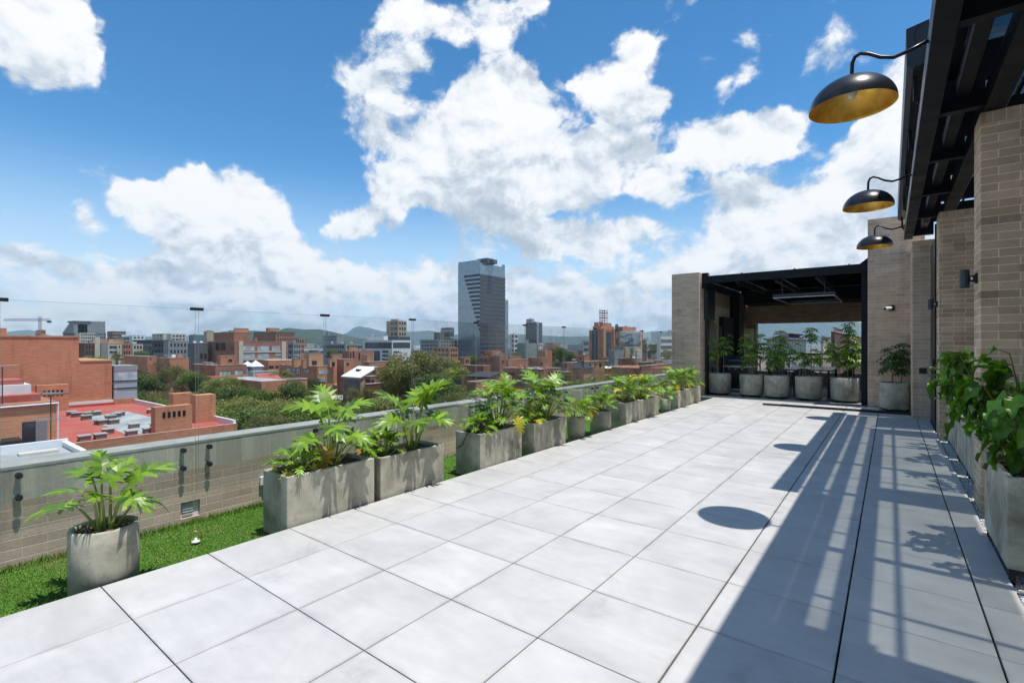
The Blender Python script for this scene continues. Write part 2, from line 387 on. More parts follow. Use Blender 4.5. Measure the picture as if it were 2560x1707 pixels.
def _grass(t, p):
    g0 = t.new('ShaderNodeNewGeometry'); n = t.noise(g0.outputs['Position'], 2.6, 5, .6); r = g0.outputs['Random Per Island']
    c = t.ramp(r, [(0, (.07, .16, .018)), (.6, (.145, .285, .035)), (1, (.25, .37, .08))]); c = t.mix(t.m('MULTIPLY', t.smooth(n, .48, .64), .75), c, (.26, .28, .085))
    t.put(p.inputs['Base Color'], c)
M_GRASS = pmat('turf_blade', rough=.6, fn=_grass, spec=.2)
def _glass(tint, fac):
    def fn(t, p):
        tr = t.new('ShaderNodeBsdfTransparent'); tr.inputs[0].default_value = (*tint, 1)
        gl = t.new('ShaderNodeBsdfGlossy'); gl.inputs['Roughness'].default_value = .0; gl.inputs[0].default_value = (.9, .95, .95, 1)
        fr = t.new('ShaderNodeFresnel'); fr.inputs[0].default_value = 1.45
        mx = t.new('ShaderNodeMixShader'); t.put(mx.inputs[0], t.m('MULTIPLY', fr.outputs[0], fac))
        t.l.new(tr.outputs[0], mx.inputs[1]); t.l.new(gl.outputs[0], mx.inputs[2]); t.l.new(mx.outputs[0], t.n['Material Output'].inputs[0])
    return fn
M_GLASS = pmat('clear_glass', fn=_glass((.972, .985, .978), .26))
M_ROOFG = pmat('tinted_roof_glass', fn=_glass((.54, .555, .54), .8))
M_PAVG = pmat('dark_roof_glass', fn=_glass((.30, .35, .38), 1.0))
M_GEDGE = pmat('glass_edge', (.24, .33, .31), .2)
M_GOLD = pmat('gold_leaf', (.55, .33, .05), .42, .55, fn=lambda t, p: t.put(p.inputs['Base Color'], t.mix(t.smooth(t.noise(gpos(t), 9, 5), .35, .65), (.72, .40, .05), (.95, .62, .14))))
M_LAMPB = pmat('lamp_black', (.018, .018, .02), .32, 0, .5)
M_BULB = pmat('bulb_glass', (.75, .72, .62), .15, 0, .6)

# ------------------------------------------------------------------ terrace: paving, turf, parapet, glass
DX0, DX1, DY1 = -3.815, .60, 14.02
G = .0028
fl = MB()
ys = [Y0 + TY * j for j in range(-5, 40)]
xs = [X0 + TX * i for i in range(0, 9)]
for i in range(len(xs) - 1):
    for j in range(len(ys) - 1):
        a, b = max(xs[i], DX0), min(xs[i + 1], DX1); c, d = ys[j], min(ys[j + 1], DY1)
        if b - a < .02 or d - c < .02: continue
        gx = G * (1.7 if i >= 5 else 1.15)
        x0, x1, y0, y1, ch = a + gx, b - (G * 1.7 if i >= 4 else gx), c + G, d - G, .0025
        fl.add([(x0, y0, -.02), (x1, y0, -.02), (x1, y1, -.02), (x0, y1, -.02), (x0 , y0, -ch), (x1, y0, -ch), (x1, y1, -ch), (x0, y1, -ch),
                (x0 + ch, y0 + ch, 0), (x1 - ch, y0 + ch, 0), (x1 - ch, y1 - ch, 0), (x0 + ch, y1 - ch, 0)],
               [(0, 1, 5, 4), (1, 2, 6, 5), (2, 3, 7, 6), (3, 0, 4, 7), (4, 5, 9, 8), (5, 6, 10, 9), (6, 7, 11, 10), (7, 4, 8, 11), (8, 9, 10, 11)])
tag(fl.obj('terrace_paving', M_TILE), kind='structure')
tag(box(DX0 + .02, -3.2, -.14, DX1 - .01, DY1, -.021).obj('paving_underlay', M_DARK), kind='structure')
tag(box(-5.0, -3.2, -.30, DX0 + .019, 14.2, -.135).obj('turf_base', M_TURFB), kind='structure')
M_INFL = mottled('pavilion_floor_stone', (.20, .205, .205), (.27, .27, .265), 2.0, .6)
tag(box(-4.25, DY1 + .004, -.2, 1.6, 20.3, -.004).obj('pavilion_floor', M_INFL), kind='structure')
tag(box(.605, -3.2, -.2, 1.62, 14.0, -.035).obj('gravel_bed', mottled('gravel_dark', (.35, .35, .34), (.5, .5, .49), 40)), kind='structure')

def grass_strip():
    mb = MB(); rnd = random.Random(3)
    def blade(x, y, h, lean):
        a = rnd.uniform(0, 2 * pi); w_ = rnd.uniform(.0022, .004) * (1 + y * .16); dx, dy = cos(a) * w_, sin(a) * w_
        lx, ly = rnd.gauss(0, lean), rnd.gauss(0, lean); z0 = -.1365
        mb.add([(x - dx, y - dy, z0), (x + dx, y + dy, z0), (x + lx * h, y + ly * h, z0 + h)], [(0, 1, 2)])
    y = -.2
    for (ya, yb, dens) in ((-.1, 1.0, 30000), (1.0, 2.6, 24000), (2.6, 4.6, 11000), (4.6, 8.0, 4000), (8.0, 14.0, 1500)):
        for _ in range(int((yb - ya) * 1.15 * dens)):
            x = rnd.uniform(-4.99, -3.80); yy = rnd.uniform(ya, yb)
            curl = max(0, (-4.90 - x) / .09)                       # the mat rides up the foot of the wall
            blade(x, yy, rnd.uniform(.006, .012) * (1 + 4.5 * curl), .55 - .3 * curl)
    return mb.obj('artificial_turf', M_GRASS)
tag(grass_strip(), kind='stuff')
def pebbles():
    mb = MB(); rnd = random.Random(5)
    for _ in range(4500):
        x, y = rnd.uniform(.607, .72), rnd.uniform(3.2, 12.2); r = rnd.uniform(.006, .012); z = -.035 + r * .5
        a = rnd.uniform(0, 6.3); c, s_ = cos(a), sin(a)
        pts = [(1, 0, 0), (0, .75, 0), (-1, 0, 0), (0, -.75, 0)]
        P = [(x + (px * c - py * s_) * r, y + (px * s_ + py * c) * r, z) for px, py, _ in pts]
        mb.add(P + [(x, y, z + r * .65), (x, y, z - r * .5)], [(0, 1, 4), (1, 2, 4), (2, 3, 4), (3, 0, 4), (1, 0, 5), (2, 1, 5), (3, 2, 5), (0, 3, 5)])
    return mb.obj('pebbles', pmat('pebble_white', (.72, .71, .68), .7), smooth=True)
tag(pebbles(), kind='stuff')

# parapet with a vent opening at (y 1.69-1.83, z -.085-.06)
WX, PT = -5.0, .595
pw = thing('parapet_wall', 'long low tan brick parapet wall behind the concrete planters', 'wall', (WX - .12, 6, -.135))
mb = MB(); vy0, vy1, vz0, vz1 = 1.685, 1.84, -.085, .06
for (a, b, c, d) in ((-3.2, vy0, -.3, .34), (vy1, 14.2, -.3, .34), (vy0, vy1, -.3, vz0), (vy0, vy1, vz1, .34)): mb.box(WX - .25, a, c, WX, b, d)
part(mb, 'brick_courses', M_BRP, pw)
part(box(WX - .25, -3.2, .34, WX, 14.2, PT - .02), 'soldier_course', M_SOLD, pw)
part(box(WX - .26, -3.2, PT - .02, WX + .004, 14.2, PT), 'coping', mottled('coping_mortar', (.40, .395, .35), (.52, .51, .46), 5, .9), pw)
vt = thing('wall_vent', 'small white louvred vent set in a square hole low in the brick parapet', 'vent', (WX - .05, 1.76, -.085))
mv = MB().box(WX - .034, vy0 + .004, vz0 + .004, WX - .028, vy1 - .004, vz1 - .004)
part(mv, 'vent_plate', M_WHITE, vt)
ml = MB()
for k in range(5):
    z = vz0 + .022 + k * .024
    ml.prism([(WX - .027, vy0 + .02, z), (WX - .014, vy0 + .02, z + .004), (WX - .014, vy0 + .02, z + .008), (WX - .027, vy0 + .02, z + .011)], (0, .085, 0))
part(ml, 'louvres', pmat('vent_grey', (.55, .55, .54), .5), vt)

# glass balustrade
M_STAND = pmat('standoff_grey', (.045, .047, .052), .35, .4)
gb = thing('glass_balustrade', 'frameless glass balustrade bolted inside the brick parapet with small black top clips', 'balustrade', (-4.9, 6, .17))
GX, GB, GT = -4.962, .285, 1.785
J = [-3.15, -.70, .55, 1.80, 3.07, 4.33, 5.58, 6.84, 8.10, 9.36, 10.62, 11.88, 13.14, 14.19]
for a, b in zip(J[:-1], J[1:]):
    gp = part(MB().box(GX - .003, a + .012, GB, GX + .003, b - .012, GT), 'glass_panel', M_GLASS, gb)
    e = MB()
    e.box(GX - .003, a + .0105, GB, GX + .003, a + .0118, GT); e.box(GX - .003, b - .0118, GB, GX + .003, b - .0105, GT); e.box(GX - .003, a + .012, GT + .0002, GX + .003, b - .012, GT + .0016)
    eo = e.obj('glass_edge', M_GEDGE, parent=gp)
    eo.location = -Vector(gb.location)
    for y in (a + .105, b - .105):
        if y < 0 or y > 14.05: continue
        for z in (.372, .53):
            s_ = MB()
            def disc(x0, x1, r, n=20):
                ring = [(x0, y + r * cos(2 * pi * k / n), z + r * sin(2 * pi * k / n)) for k in range(n)]; s_.prism(ring, (x1 - x0, 0, 0))
            disc(WX + .002, GX - .006, .016); disc(GX - .016, GX - .006, .021); disc(GX + .006, GX + .017, .021); disc(GX + .017, GX + .024, .012)
            part(s_, 'standoff', M_STAND, gb)
for y in J[1:-1]:
    c = MB().box(GX - .012, y - .052, GT - .012, GX + .012, y + .052, GT + .014)
    part(c, 'top_clip', M_BLKM, gb)
# outlet and the little ring on the turf
ou = thing('wall_outlet', 'white double power outlet on the brick parapet beside the longest planter', 'outlet', (WX + .001, 2.43, .06))
part(box(WX + .001, 2.372, .062, WX + .03, 2.53, .148), 'cover_plate', M_WHITE, ou, bevel=.004)
for y in (2.40, 2.44): part(box(WX + .031, y, .083, WX + .045, y + .03, .127), 'socket', pmat('socket_grey', (.12, .12, .13), .4), ou)
rg = thing('ground_light_ring', 'small brass ring on a white base lying on the turf', 'ring', (-4.43, 1.60, -.12))
mr = MB(); mr.tube([(-4.43 + .012 * cos(a) , 1.595 + .042 * cos(a), -.072 + .044 * sin(a)) for a in [2 * pi * k / 24 for k in range(25)]], .0035, 6, False)
part(mr, 'ring', pmat('brass', (.42, .30, .12), .35, .8), rg, smooth=True)
part(MB().lathe([(0, 0), (.034, 0), (.03, .012), (.012, .016), (.009, .034), (0, .036)], (-4.43, 1.60, -.118), 14), 'base', M_WHITE, rg, smooth=True)

# ------------------------------------------------------------------ planters on the turf
def rect_planter(name, x0, x1, y0, y1, z0, z1, label, group=None, wall=.035, soil=.045, stand=False):
    t = thing(name, label, 'planter', ((x0 + x1) / 2, (y0 + y1) / 2, z0 if not stand else -.03), group)
    mb = MB(); i0, i1, j0, j1 = x0 + wall, x1 - wall, y0 + wall, y1 - wall; zi = z1 - soil
    O = [(x0, y0), (x1, y0), (x1, y1), (x0, y1)]; I = [(i0, j0), (i1, j0), (i1, j1), (i0, j1)]
    vs = [(*p, z0) for p in O] + [(*p, z1) for p in O] + [(*p, z1) for p in I] + [(*p, zi - .03) for p in I]
    fs = [(0, 3, 2, 1)]
    for k in range(4):
        q = (k + 1) % 4; fs += [(k, q, 4 + q, 4 + k), (4 + k, 4 + q, 8 + q, 8 + k), (8 + k, 8 + q, 12 + q, 12 + k)]
    fs.append((12, 13, 14, 15))
    mb.add(vs, fs); part(mb, 'tub', M_CONC, t, bevel=.009, seg=2)
    sm = MB(); nx, ny = 7, max(7, int((y1 - y0) * 14)); rr = random.Random(name + label)
    for b in range(ny + 1):
        for a in range(nx + 1):
            sm.v.append((i0 + (i1 - i0) * a / nx, j0 + (j1 - j0) * b / ny, zi + rr.uniform(-.012, .014)))
    for b in range(ny):
        for a in range(nx):
            k = b * (nx + 1) + a; sm.f.append((k, k + 1, k + nx + 2, k + nx + 1)); sm.mi.append(0)
    part(sm, 'soil', M_SOIL, t)
    if stand:
        sb = MB(); zt = z0 - .003
        for (a, b, c, d) in ((x0 + .01, y0 + .01, x1 - .01, y0 + .04), (x0 + .01, y1 - .04, x1 - .01, y1 - .01), (x0 + .01, y0 + .0405, x0 + .04, y1 - .0405), (x1 - .04, y0 + .0405, x1 - .01, y1 - .0405)):
            sb.box(a, b, zt - .03, c, d, zt)
        part(sb, 'stand_frame', M_BLKM, t)
        for x in (x0 + .012, x1 - .042):
            for y in (y0 + .012, y1 - .042): part(box(x, y, -.034, x + .03, y + .03, zt - .031), 'stand_leg', M_BLKM, t)
    return t
def round_planter(c, r, z0, z1, label, group=None, taper=.97, stand=False, chips=False):
    t = thing('round_planter', label, 'planter', (c[0], c[1], z0 if not stand else 0), group)
    b = r * taper; wl = .03
    prof = [(0, z0), (b - .012, z0), (b, z0 + .012), (r, z1 - .012), (r - .006, z1 - .002), (r - .014, z1), (r - wl + .004, z1 - .003), (r - wl, z1 - .012), (r - wl, z1 - .10)]
    part(MB().lathe(prof, (c[0], c[1], 0), 48), 'tub', M_CONC, t, smooth=True)
    part(MB().lathe([(0, z1 - .035), (r * .5, z1 - .03), (r - wl - .001, z1 - .05)], (c[0], c[1], 0), 24), 'soil', M_SOIL, t, smooth=True)
    if chips:
        mb = MB(); rr = random.Random(2)
        for _ in range(260):
            q = r * .86 * sqrt(rr.random()); a = rr.uniform(0, 6.283); x, y = c[0] + q * cos(a), c[1] + q * sin(a); z = z1 - .032 + rr.uniform(0, .014)
            M = Euler((rr.uniform(-.6, .6), rr.uniform(-.6, .6), rr.uniform(0, 6.3))).to_matrix(); l, w_ = rr.uniform(.009, .022), rr.uniform(.003, .007)
            mb.add([Vector((x, y, z)) + M @ Vector(p) for p in ((-l, -w_, 0), (l, -w_ * .6, .003), (l * .8, w_, 0), (-l, w_ * .7, .004))], [(0, 1, 2, 3)])
        part(mb, 'bark_mulch', M_CHIP, t)
    if stand:
        sb = MB()
        sb.lathe([(r * .95, z0 - .022), (r * .95, z0 - .004), (r * .95 - .02, z0 - .004), (r * .95 - .02, z0 - .022)], (c[0], c[1], 0), 40, True)
        sb.box(c[0] - r * .95 + .021, c[1] - .012, z0 - .02, c[0] + r * .95 - .021, c[1] + .012, z0 - .006)
        part(sb, 'stand_ring', M_BLKM, t)
        for k in range(4):
            a = pi / 4 + pi / 2 * k + .2; x, y = c[0] + r * .9 * cos(a), c[1] + r * .9 * sin(a)
            part(MB().tube([(x, y, 0), (x, y, z0 - .023)], .012, 8), 'stand_leg', M_BLKM, t)
    return t
PF = -3.835; PZ0, PZ1 = -.118, .405
RG = 'rectangular concrete planters along the turf strip'
rect_planter('rectangular_planter', PF - .40, PF, 2.04, 2.885, PZ0, PZ1, 'long grey concrete planter nearest the camera, right of the wall outlet', RG)
rect_planter('rectangular_planter', PF - .40, PF, 2.955, 3.79, PZ0, PZ1 - .015, 'second long concrete planter, with a dry orange leaf over its rim', RG)
rect_planter('rectangular_planter', PF - .40, PF, 4.385, 5.215, PZ0, PZ1, 'concrete planter with a black spotlight and cable at its near end', RG)
rect_planter('rectangular_planter', PF - .40, PF, 5.50, 6.32, PZ0, PZ1 - .02, 'concrete planter just before the first small round pot of the row', RG)
rect_planter('rectangular_planter', PF - .40, PF, 8.44, 9.105, PZ0, PZ1 - .02, 'concrete planter just after the pale round pot, left of a touching planter', RG)
rect_planter('rectangular_planter', PF - .40, PF, 9.13, 10.04, PZ0, PZ1 - .03, 'concrete planter touching the far side of another, before the smallest pot', RG)
rect_planter('rectangular_planter', PF - .40, PF, 11.23, 12.0, PZ0, PZ1 - .02, 'concrete planter past the smallest pot, second from the brick pillar', RG)
rect_planter('rectangular_planter', PF - .40, PF, 12.02, 12.9, PZ0, PZ1 - .02, 'farthest concrete planter on the turf, against the brick pillar', RG)
RP = 'round pots standing on the turf'
round_planter((-4.017, .925), .182, PZ0, .315, 'round mossy concrete pot full of bark chips, nearest the camera', RP, .985, chips=True)
round_planter((-3.985, 6.88), .152, PZ0, .31, 'small round pot with mulch and fanned stems between planters', RP, .86)
round_planter((-4.02, 7.78), .187, PZ0, .315, 'pale round concrete pot with a clear stretch of turf beside it', RP, .95)
round_planter((-3.953, 10.74), .118, PZ0, .25, 'smallest round pot squeezed between two far planters', RP, .85)
# right hand planters on black stands
RR = 'planters on black stands along the brick columns'
rect_planter('stand_planter', .578, 1.0, 4.33, 5.25, .07, .645, 'tall concrete planter on a black stand at the right edge, nearest', RR, stand=True)
rect_planter('stand_planter', .68, 1.08, 6.56, 7.50, .05, .545, 'concrete planter on a stand just behind the nearest brick column', RR, stand=True)
rect_planter('stand_planter', .68, 1.08, 7.60, 8.52, .05, .545, 'middle one of three concrete planters between the two brick columns', RR, stand=True)
rect_planter('stand_planter', .68, 1.08, 8.62, 9.95, .05, .545, 'concrete planter on a stand just in front of the farther brick column', RR, stand=True)
# pots in front of the pavilion
PP = 'round pots in front of the pavilion'
POTS = [(-3.91, 14.97, .305, 'leftmost round pot before the pavilion, beside the brick pillar'), (-3.07, 14.97, .305, 'round pot before the pavilion, right of the black grill'), (-2.43, 14.92, .308, 'middle round pot of the five before the pavilion'),
        (-1.69, 14.92, .312, 'round pot before the pavilion in front of the table'), (-.91, 14.92, .312, 'round pot before the pavilion beside its black steel post')]
for x, y, r, lb in POTS: round_planter((x, y), r, .055, .615, lb, PP, .97, stand=True)
round_planter((.08, 13.68), .28, .055, .62, 'round concrete pot alone against the brick wall under the camera', None, .97, stand=True)
# black floor rail in front of the pavilion
fr = thing('floor_track', 'low black steel track lying across the paving before the pavilion', 'track', (-1.0, 13.05, 0))
part(MB().box(-2.42, 13.0, .003, .34, 13.035, .045).box(-2.05, 13.12, .003, .34, 13.15, .04), 'rail', M_BLKM, fr)
part(MB().box(-2.05, 13.0352, .003, .34, 13.1198, .008), 'track_bed', M_BLKM, fr)

# ------------------------------------------------------------------ brick columns and walls on the right
def column(x0, x1, y0, y1, z1, label, mat=M_BRD, name='brick_column', group=None, cap=True, z0=-.2):
    t = thing(name, label, 'column' if 'column' in name else ('pillar' if 'pillar' in name else 'wall'), ((x0 + x1) / 2, (y0 + y1) / 2, z0), group)
    part(box(x0, y0, z0, x1, y1, z1 - (.10 if cap else 0)), 'brick_shaft', mat, t, bevel=.004, seg=1)
    if cap: part(box(x0, y0, z1 - .10, x1, y1, z1), 'top_course', M_SOLD2, t, bevel=.004, seg=1)
    return t
M_SOLD2 = brick('tan_brick_upright', (.50, .39, .275), (.40, .31, .215), (.60, .52, .40), .085, .6, .0045, var=.14)
column(.635, 1.62, 6.0, 6.42, 3.52, 'nearest tan brick column at the right edge with a light on its side')
column(.605, 1.62, 10.16, 10.72, 3.52, 'farther tan brick column half hidden behind the nearest one')
column(.345, 1.62, 12.5, 13.99, 3.49, 'plain brick wall with a black switch plate, beside the dark door post', M_BR, 'brick_wall', cap=False)
column(-.415, .60, 14.05, 14.6, 4.33, 'tall tan brick wall carrying the white security camera', M_BR, 'brick_wall', cap=False)
column(1.63, 1.85, -3.2, 13.9, 3.40, 'tan brick house wall behind the right hand planters', M_BR, 'brick_wall', cap=False)
dp = thing('door_post', 'tall narrow black door post between the brick column and the switch wall', 'post', (.625, 11.05, 0))
part(box(.600, 10.96, -.03, .66, 11.06, 3.49), 'post', M_BEAM, dp); part(box(.615, 11.07, -.03, .65, 12.45, 3.3), 'door_leaf', M_BLK, dp)
part(box(.575, 11.02, 1.0, .599, 11.05, 1.2), 'handle', M_BLKM, dp)
sw = thing('switch_plate', 'small square black switch plate on the brick wall', 'switch', (.502, 12.497, .94))
part(box(.445, 12.482, .885, .559, 12.498, .995), 'plate', M_BLK, sw, bevel=.003)
part(box(.47, 12.476, .91, .534, 12.4815, .97), 'rocker', M_BLKM, sw)
# wall lights
def wall_light(x, y, z, label):
    t = thing('wall_light', label, 'wall light', (x, y, z), 'black cylinder wall lights on the brick columns')
    part(MB().prism([(x - .012, y - .045, z - .045), (x - .012, y + .045, z - .045), (x - .012, y + .045, z + .045), (x - .012, y - .045, z + .045)], (.011, 0, 0)), 'base_plate', M_BLKM, t)
    n = 14; a = [(x - .0125, y + .036 * cos(2 * pi * k / n), z + .036 * sin(2 * pi * k / n)) for k in range(n)]; b = [(x - .05, y + .022 * cos(2 * pi * k / n), z + .026 * sin(2 * pi * k / n)) for k in range(n)]
    part(MB().add(a + b, [(k, (k + 1) % n, n + (k + 1) % n, n + k) for k in range(n)] + [tuple(range(n, 2 * n))]), 'bracket', M_BLKM, t)
    part(MB().lathe([(0, -.083), (.028, -.083), (.030, -.08), (.033, -.084), (.036, -.08), (.036, .08), (.033, .084), (.03, .08), (0, .079)], (x - .085, y, z), 24), 'cylinder', pmat('lamp_charcoal', (.03, .033, .045), .35), t, smooth=False)
    part(box(x - .046, y - .0235, z - .012, x - .03, y - .0225 - .0055, z + .012), 'label_sticker', M_WHITE, t)
wall_light(.634, 6.21, 2.075, 'larger looking black cylinder light on the nearest brick column')
wall_light(.604, 10.44, 2.105, 'smaller looking black cylinder light on the farther brick column')
cc = thing('security_camera', 'white bullet security camera on a black box high on the brick wall', 'camera', (.02, 14.045, 2.28))
part(box(-.03, 14.0, 2.21, .075, 14.047, 2.33), 'junction_box', M_BLKM, cc, bevel=.004)
d_ = Vector((-.85, -1.0, -.18)).normalized(); p0 = Vector((.03, 13.995, 2.272))
part(MB().tube([p0, p0 + d_ * .05], .018, 10), 'mount', M_BLKM, cc)
part(MB().tube([p0 + d_ * .03, p0 + d_ * .033, p0 + d_ * .185, p0 + d_ * .19], [.028, .035, .037, .034], 16), 'housing', M_WHITE, cc, smooth=False)
part(MB().tube([p0 + d_ * .1905, p0 + d_ * .197], .030, 16), 'lens', M_BLKM, cc)

# ------------------------------------------------------------------ pergola over the right hand side
pg = thing('steel_pergola', 'black steel pergola with glass roof along the brick columns', 'pergola', (.7, 7, 3.5))
Yn, Yf = -1.2, 12.48
part(box(.215, Yn, 3.52, .35, Yf, 3.70), 'outer_beam', M_BEAM, pg, bevel=.004, seg=1)
part(box(.66, Yn, 3.525, .80, 10.15, 3.72), 'inner_beam', M_BEAM, pg, bevel=.004, seg=1)
part(box(.462, Yn, 3.66, .56, Yf - .05, 3.80), 'purlin', M_BEAM, pg, bevel=.003, seg=1)
for y in (1.1, 2.7, 4.30, 5.93, 7.42, 9.05, 10.66, 12.36):
    part(MB().box(.351, y, 3.56, .659, y + .09, 3.655).box(.351, y + .01, 3.8005, 1.62, y + .08, 4.12).box(.351, y + .005, 3.6555, .4615, y + .085, 3.80).box(.5605, y + .005, 3.6555, .659, y + .085, 3.80), 'cross_beam', M_BEAM, pg)
    if y > 5.8: part(MB().box(.17, y + .01, 3.74, .20, y + .07, 3.955).box(.2002, y + .01, 3.705, .25, y + .07, 3.76), 'visor_bracket', M_BEAM, pg)
for y in (1.9, 3.52, 4.74, 6.7, 8.25, 9.85, 11.5):
    part(box(.36, y, 4.125, 1.62, y + .035, 4.165), 'glazing_bar', M_BEAM, pg)
for x in (1.06,):
    part(box(x, Yn, 4.125, x + .03, Yf, 4.1645), 'long_bar', M_BEAM, pg)
for a, b in ((3.10, 5.95), (5.952, Yf)):
    part(box(.355, a, 4.17, 1.62, b, 4.178), 'roof_glass', M_ROOFG, pg)
part(MB().box(.351, Yn, 3.8055, .4615, 5.85, 3.825), 'soffit_panel', M_BEAM, pg)
part(MB().box(.355, Yn, 4.17, 1.62, 3.098, 4.19).box(.5605, Yn, 3.8055, .659, 2.60, 3.82), 'solid_roof', M_BEAM, pg)
part(MB().box(.70, Yn, 4.195, 1.0, 3.15, 4.25), 'roof_edge', M_BEAM, pg)
vz = thing('gutter_visor', 'dark folded metal visor running along the outer edge of the pergola', 'visor', (.15, 9, 4.1))
for a, b in ((5.74, 8.0), (8.002, 10.3), (10.302, 12.75)):
    part(MB().prism([(.276, a, 3.99), (.165, a, 3.96), (.118, a, 3.99), (.114, a, 4.33), (.276, a, 4.36)], (0, b - a, 0)), 'visor_sheet', pmat('visor_grey', (.02, .024, .032), .4, .2), vz)
cl = MB(); P0 = Vector((.20, 5.0, 3.74))
cl.tube([(.2, 5.02 + .075 * sin(a) * .8, 3.80 + .085 * -cos(a)) if False else (.2 - .05 * sin(a), 4.98, 3.78 + .09 * (1 - cos(a))) for a in [pi * k / 12 for k in range(13)]], .005, 6)
tag(cl.obj('cable_loop', M_BLKM, off=(.2, 4.98, 3.78)), 'thin black cable loop sticking out above the nearest arm lamp', 'cable')
def dome_lamp(y, label):
    X, zt, r, h = -.235, 3.515, .285, .225
    t = thing('arm_lamp', label, 'lamp', (.214, y, 3.63), 'black dome lamps on curved arms')
    pts = [(.213, 3.635), (.10, 3.60), (.02, 3.585), (-.06, 3.615), (-.13, 3.665), (-.18, 3.685), (-.215, 3.67), (-.232, 3.63), (-.235, 3.57), (-.235, zt + .005)]
    part(MB().tube([(x, y, z) for x, z in pts], .0135, 10), 'arm', M_LAMPB, t, smooth=True)
    n = 14; prof = [(r * sin(pi / 2 * k / n), h * cos(pi / 2 * k / n)) for k in range(n + 1)]
    part(MB().lathe([(max(a, .0001), b) for a, b in prof], (X, y, zt - h), 48), 'shade', M_LAMPB, t, smooth=True)
    inner = [(max((r - .004) * sin(pi / 2 * k / n), .0001), (h - .004) * cos(pi / 2 * k / n)) for k in range(n + 1)] + [(r, -.0005)]
    part(MB().lathe(inner, (X, y, zt - h), 48), 'gold_lining', M_GOLD, t, smooth=True)
    part(MB().tube([(X, y, zt - .006), (X, y, zt - .07)], .02, 12), 'bulb_socket', M_GOLD, t)
    part(MB().lathe([(.0001, -.06), (.02, -.055), (.034, -.03), (.036, -.01), (.028, .015), (.016, .03), (.0001, .032)], (X, y, zt - .10), 18), 'bulb', M_BULB, t, smooth=True)
dome_lamp(4.60, 'largest looking black dome lamp with gold inside, nearest the camera')
dome_lamp(8.12, 'middle black dome lamp with gold inside on the pergola beam')
dome_lamp(11.55, 'farthest black dome lamp, in front of the tall brick wall')

# ------------------------------------------------------------------ pavilion
column(-5.04, -4.265, 14.2, 14.62, 3.47, 'tan brick pillar at the end of the glass balustrade', M_BR, 'brick_pillar', cap=False)
pv = thing('pavilion', 'open pavilion with black steel and dark glass roof beyond the paving', 'pavilion', (-2.3, 17, 0))
XL, XR, YB = -4.26, -.42, 20.0
part(MB().box(XL - .25, 14.63, -.2, XL, YB, 3.1), 'side_wall', M_BR, pv)
part(MB().box(XL - .25, YB, -.2, -3.93, YB + .3, 2.20).box(XL - .25, YB, 2.2005, .3, YB + .3, 3.3), 'back_wall', M_BR, pv)
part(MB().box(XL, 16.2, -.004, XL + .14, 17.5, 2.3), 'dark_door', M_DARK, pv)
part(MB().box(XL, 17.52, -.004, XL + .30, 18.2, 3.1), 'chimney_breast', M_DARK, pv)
part(MB().box(XL + .001, 18.25, -.004, XL + .26, 19.99, 2.0), 'brick_ledge', M_BR, pv)
part(MB().box(-4.22, 14.32, 3.16, -.42, 14.42, 3.36), 'front_beam', M_BEAM, pv, bevel=.004, seg=1)
part(MB().box(-4.255, 14.45, 3.04, -4.15, 19.9, 3.24), 'side_beam', M_BEAM, pv)
part(MB().box(-.54, 14.45, 3.04, -.43, 19.9, 3.24), 'side_beam', M_BEAM, pv)
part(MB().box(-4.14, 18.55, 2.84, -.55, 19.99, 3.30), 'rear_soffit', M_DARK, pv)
for x in (-3.35, -2.42, -1.5):
    part(MB().box(x, 14.43, 3.10, x + .07, 18.54, 3.24), 'rafter', M_BEAM, pv)
part(MB().box(-4.14, 16.6, 3.08, -.55, 16.68, 3.09), 'tie_bar', M_BEAM, pv)
for a, b in ((-4.22, -3.33), (-3.31, -2.40), (-2.38, -1.48), (-1.46, -.42)):
    part(MB().box(a, 14.44, 3.255, b, 18.54, 3.265), 'roof_glass', M_PAVG, pv)
part(MB().box(-.55, 14.43, -.003, -.425, 14.56, 3.159), 'post', M_BEAM, pv)
part(MB().box(-4.26, 14.63, 2.15, -4.16, 15.4, 3.02), 'louvre_panel', M_BLK, pv)
part(MB().box(-4.255, 14.44, 3.37, -4.10, 14.60, 3.47).prism([(-.60, 14.5, 3.37), (-.42, 14.5, 3.37), (-.42, 14.5, 3.52)], (0, .5, 0)), 'roof_flashing', M_BEAM, pv)
for x in (-3.2, -1.95, -.8): part(MB().box(x, 14.33, 3.362, x + .03, 14.36, 3.385), 'roof_bolt', M_BLKM, pv)
for z in (1.10, .94): part(MB().box(-3.92, YB + .1, z - .02, .25, YB + .14, z + .02), 'guard_rail', M_BLKM, pv)
for x in (-3.85, -2.9, -1.95, -1.0, -.05): part(MB().box(x, YB + .1005, -.2, x + .035, YB + .1395, .919), 'guard_post', M_BLKM, pv)
part(MB().box(-3.92, YB + .05, -.2, .25, YB + .25, .45), 'guard_kerb', M_BR, pv)
part(MB().box(-.40, 15.0, -.2, -.2, YB + .3, 3.1), 'right_wall', M_BR, pv)
pvl = thing('hanging_frame_light', 'thin rectangular frame light hanging under the pavilion roof', 'lamp', (-1.8, 16.2, 2.72))
lz = 2.69; lx0, lx1, ly0, ly1 = -2.50, -1.10, 14.75, 17.4
lf = MB(); lf.box(lx0, ly0, lz, lx1, ly0 + .035, lz + .09).box(lx0, ly1 - .035, lz, lx1, ly1, lz + .09).box(lx0, ly0 + .0355, lz, lx0 + .035, ly1 - .0355, lz + .09).box(lx1 - .035, ly0 + .0355, lz, lx1, ly1 - .0355, lz + .09)
part(lf, 'frame', M_BLK, pvl)
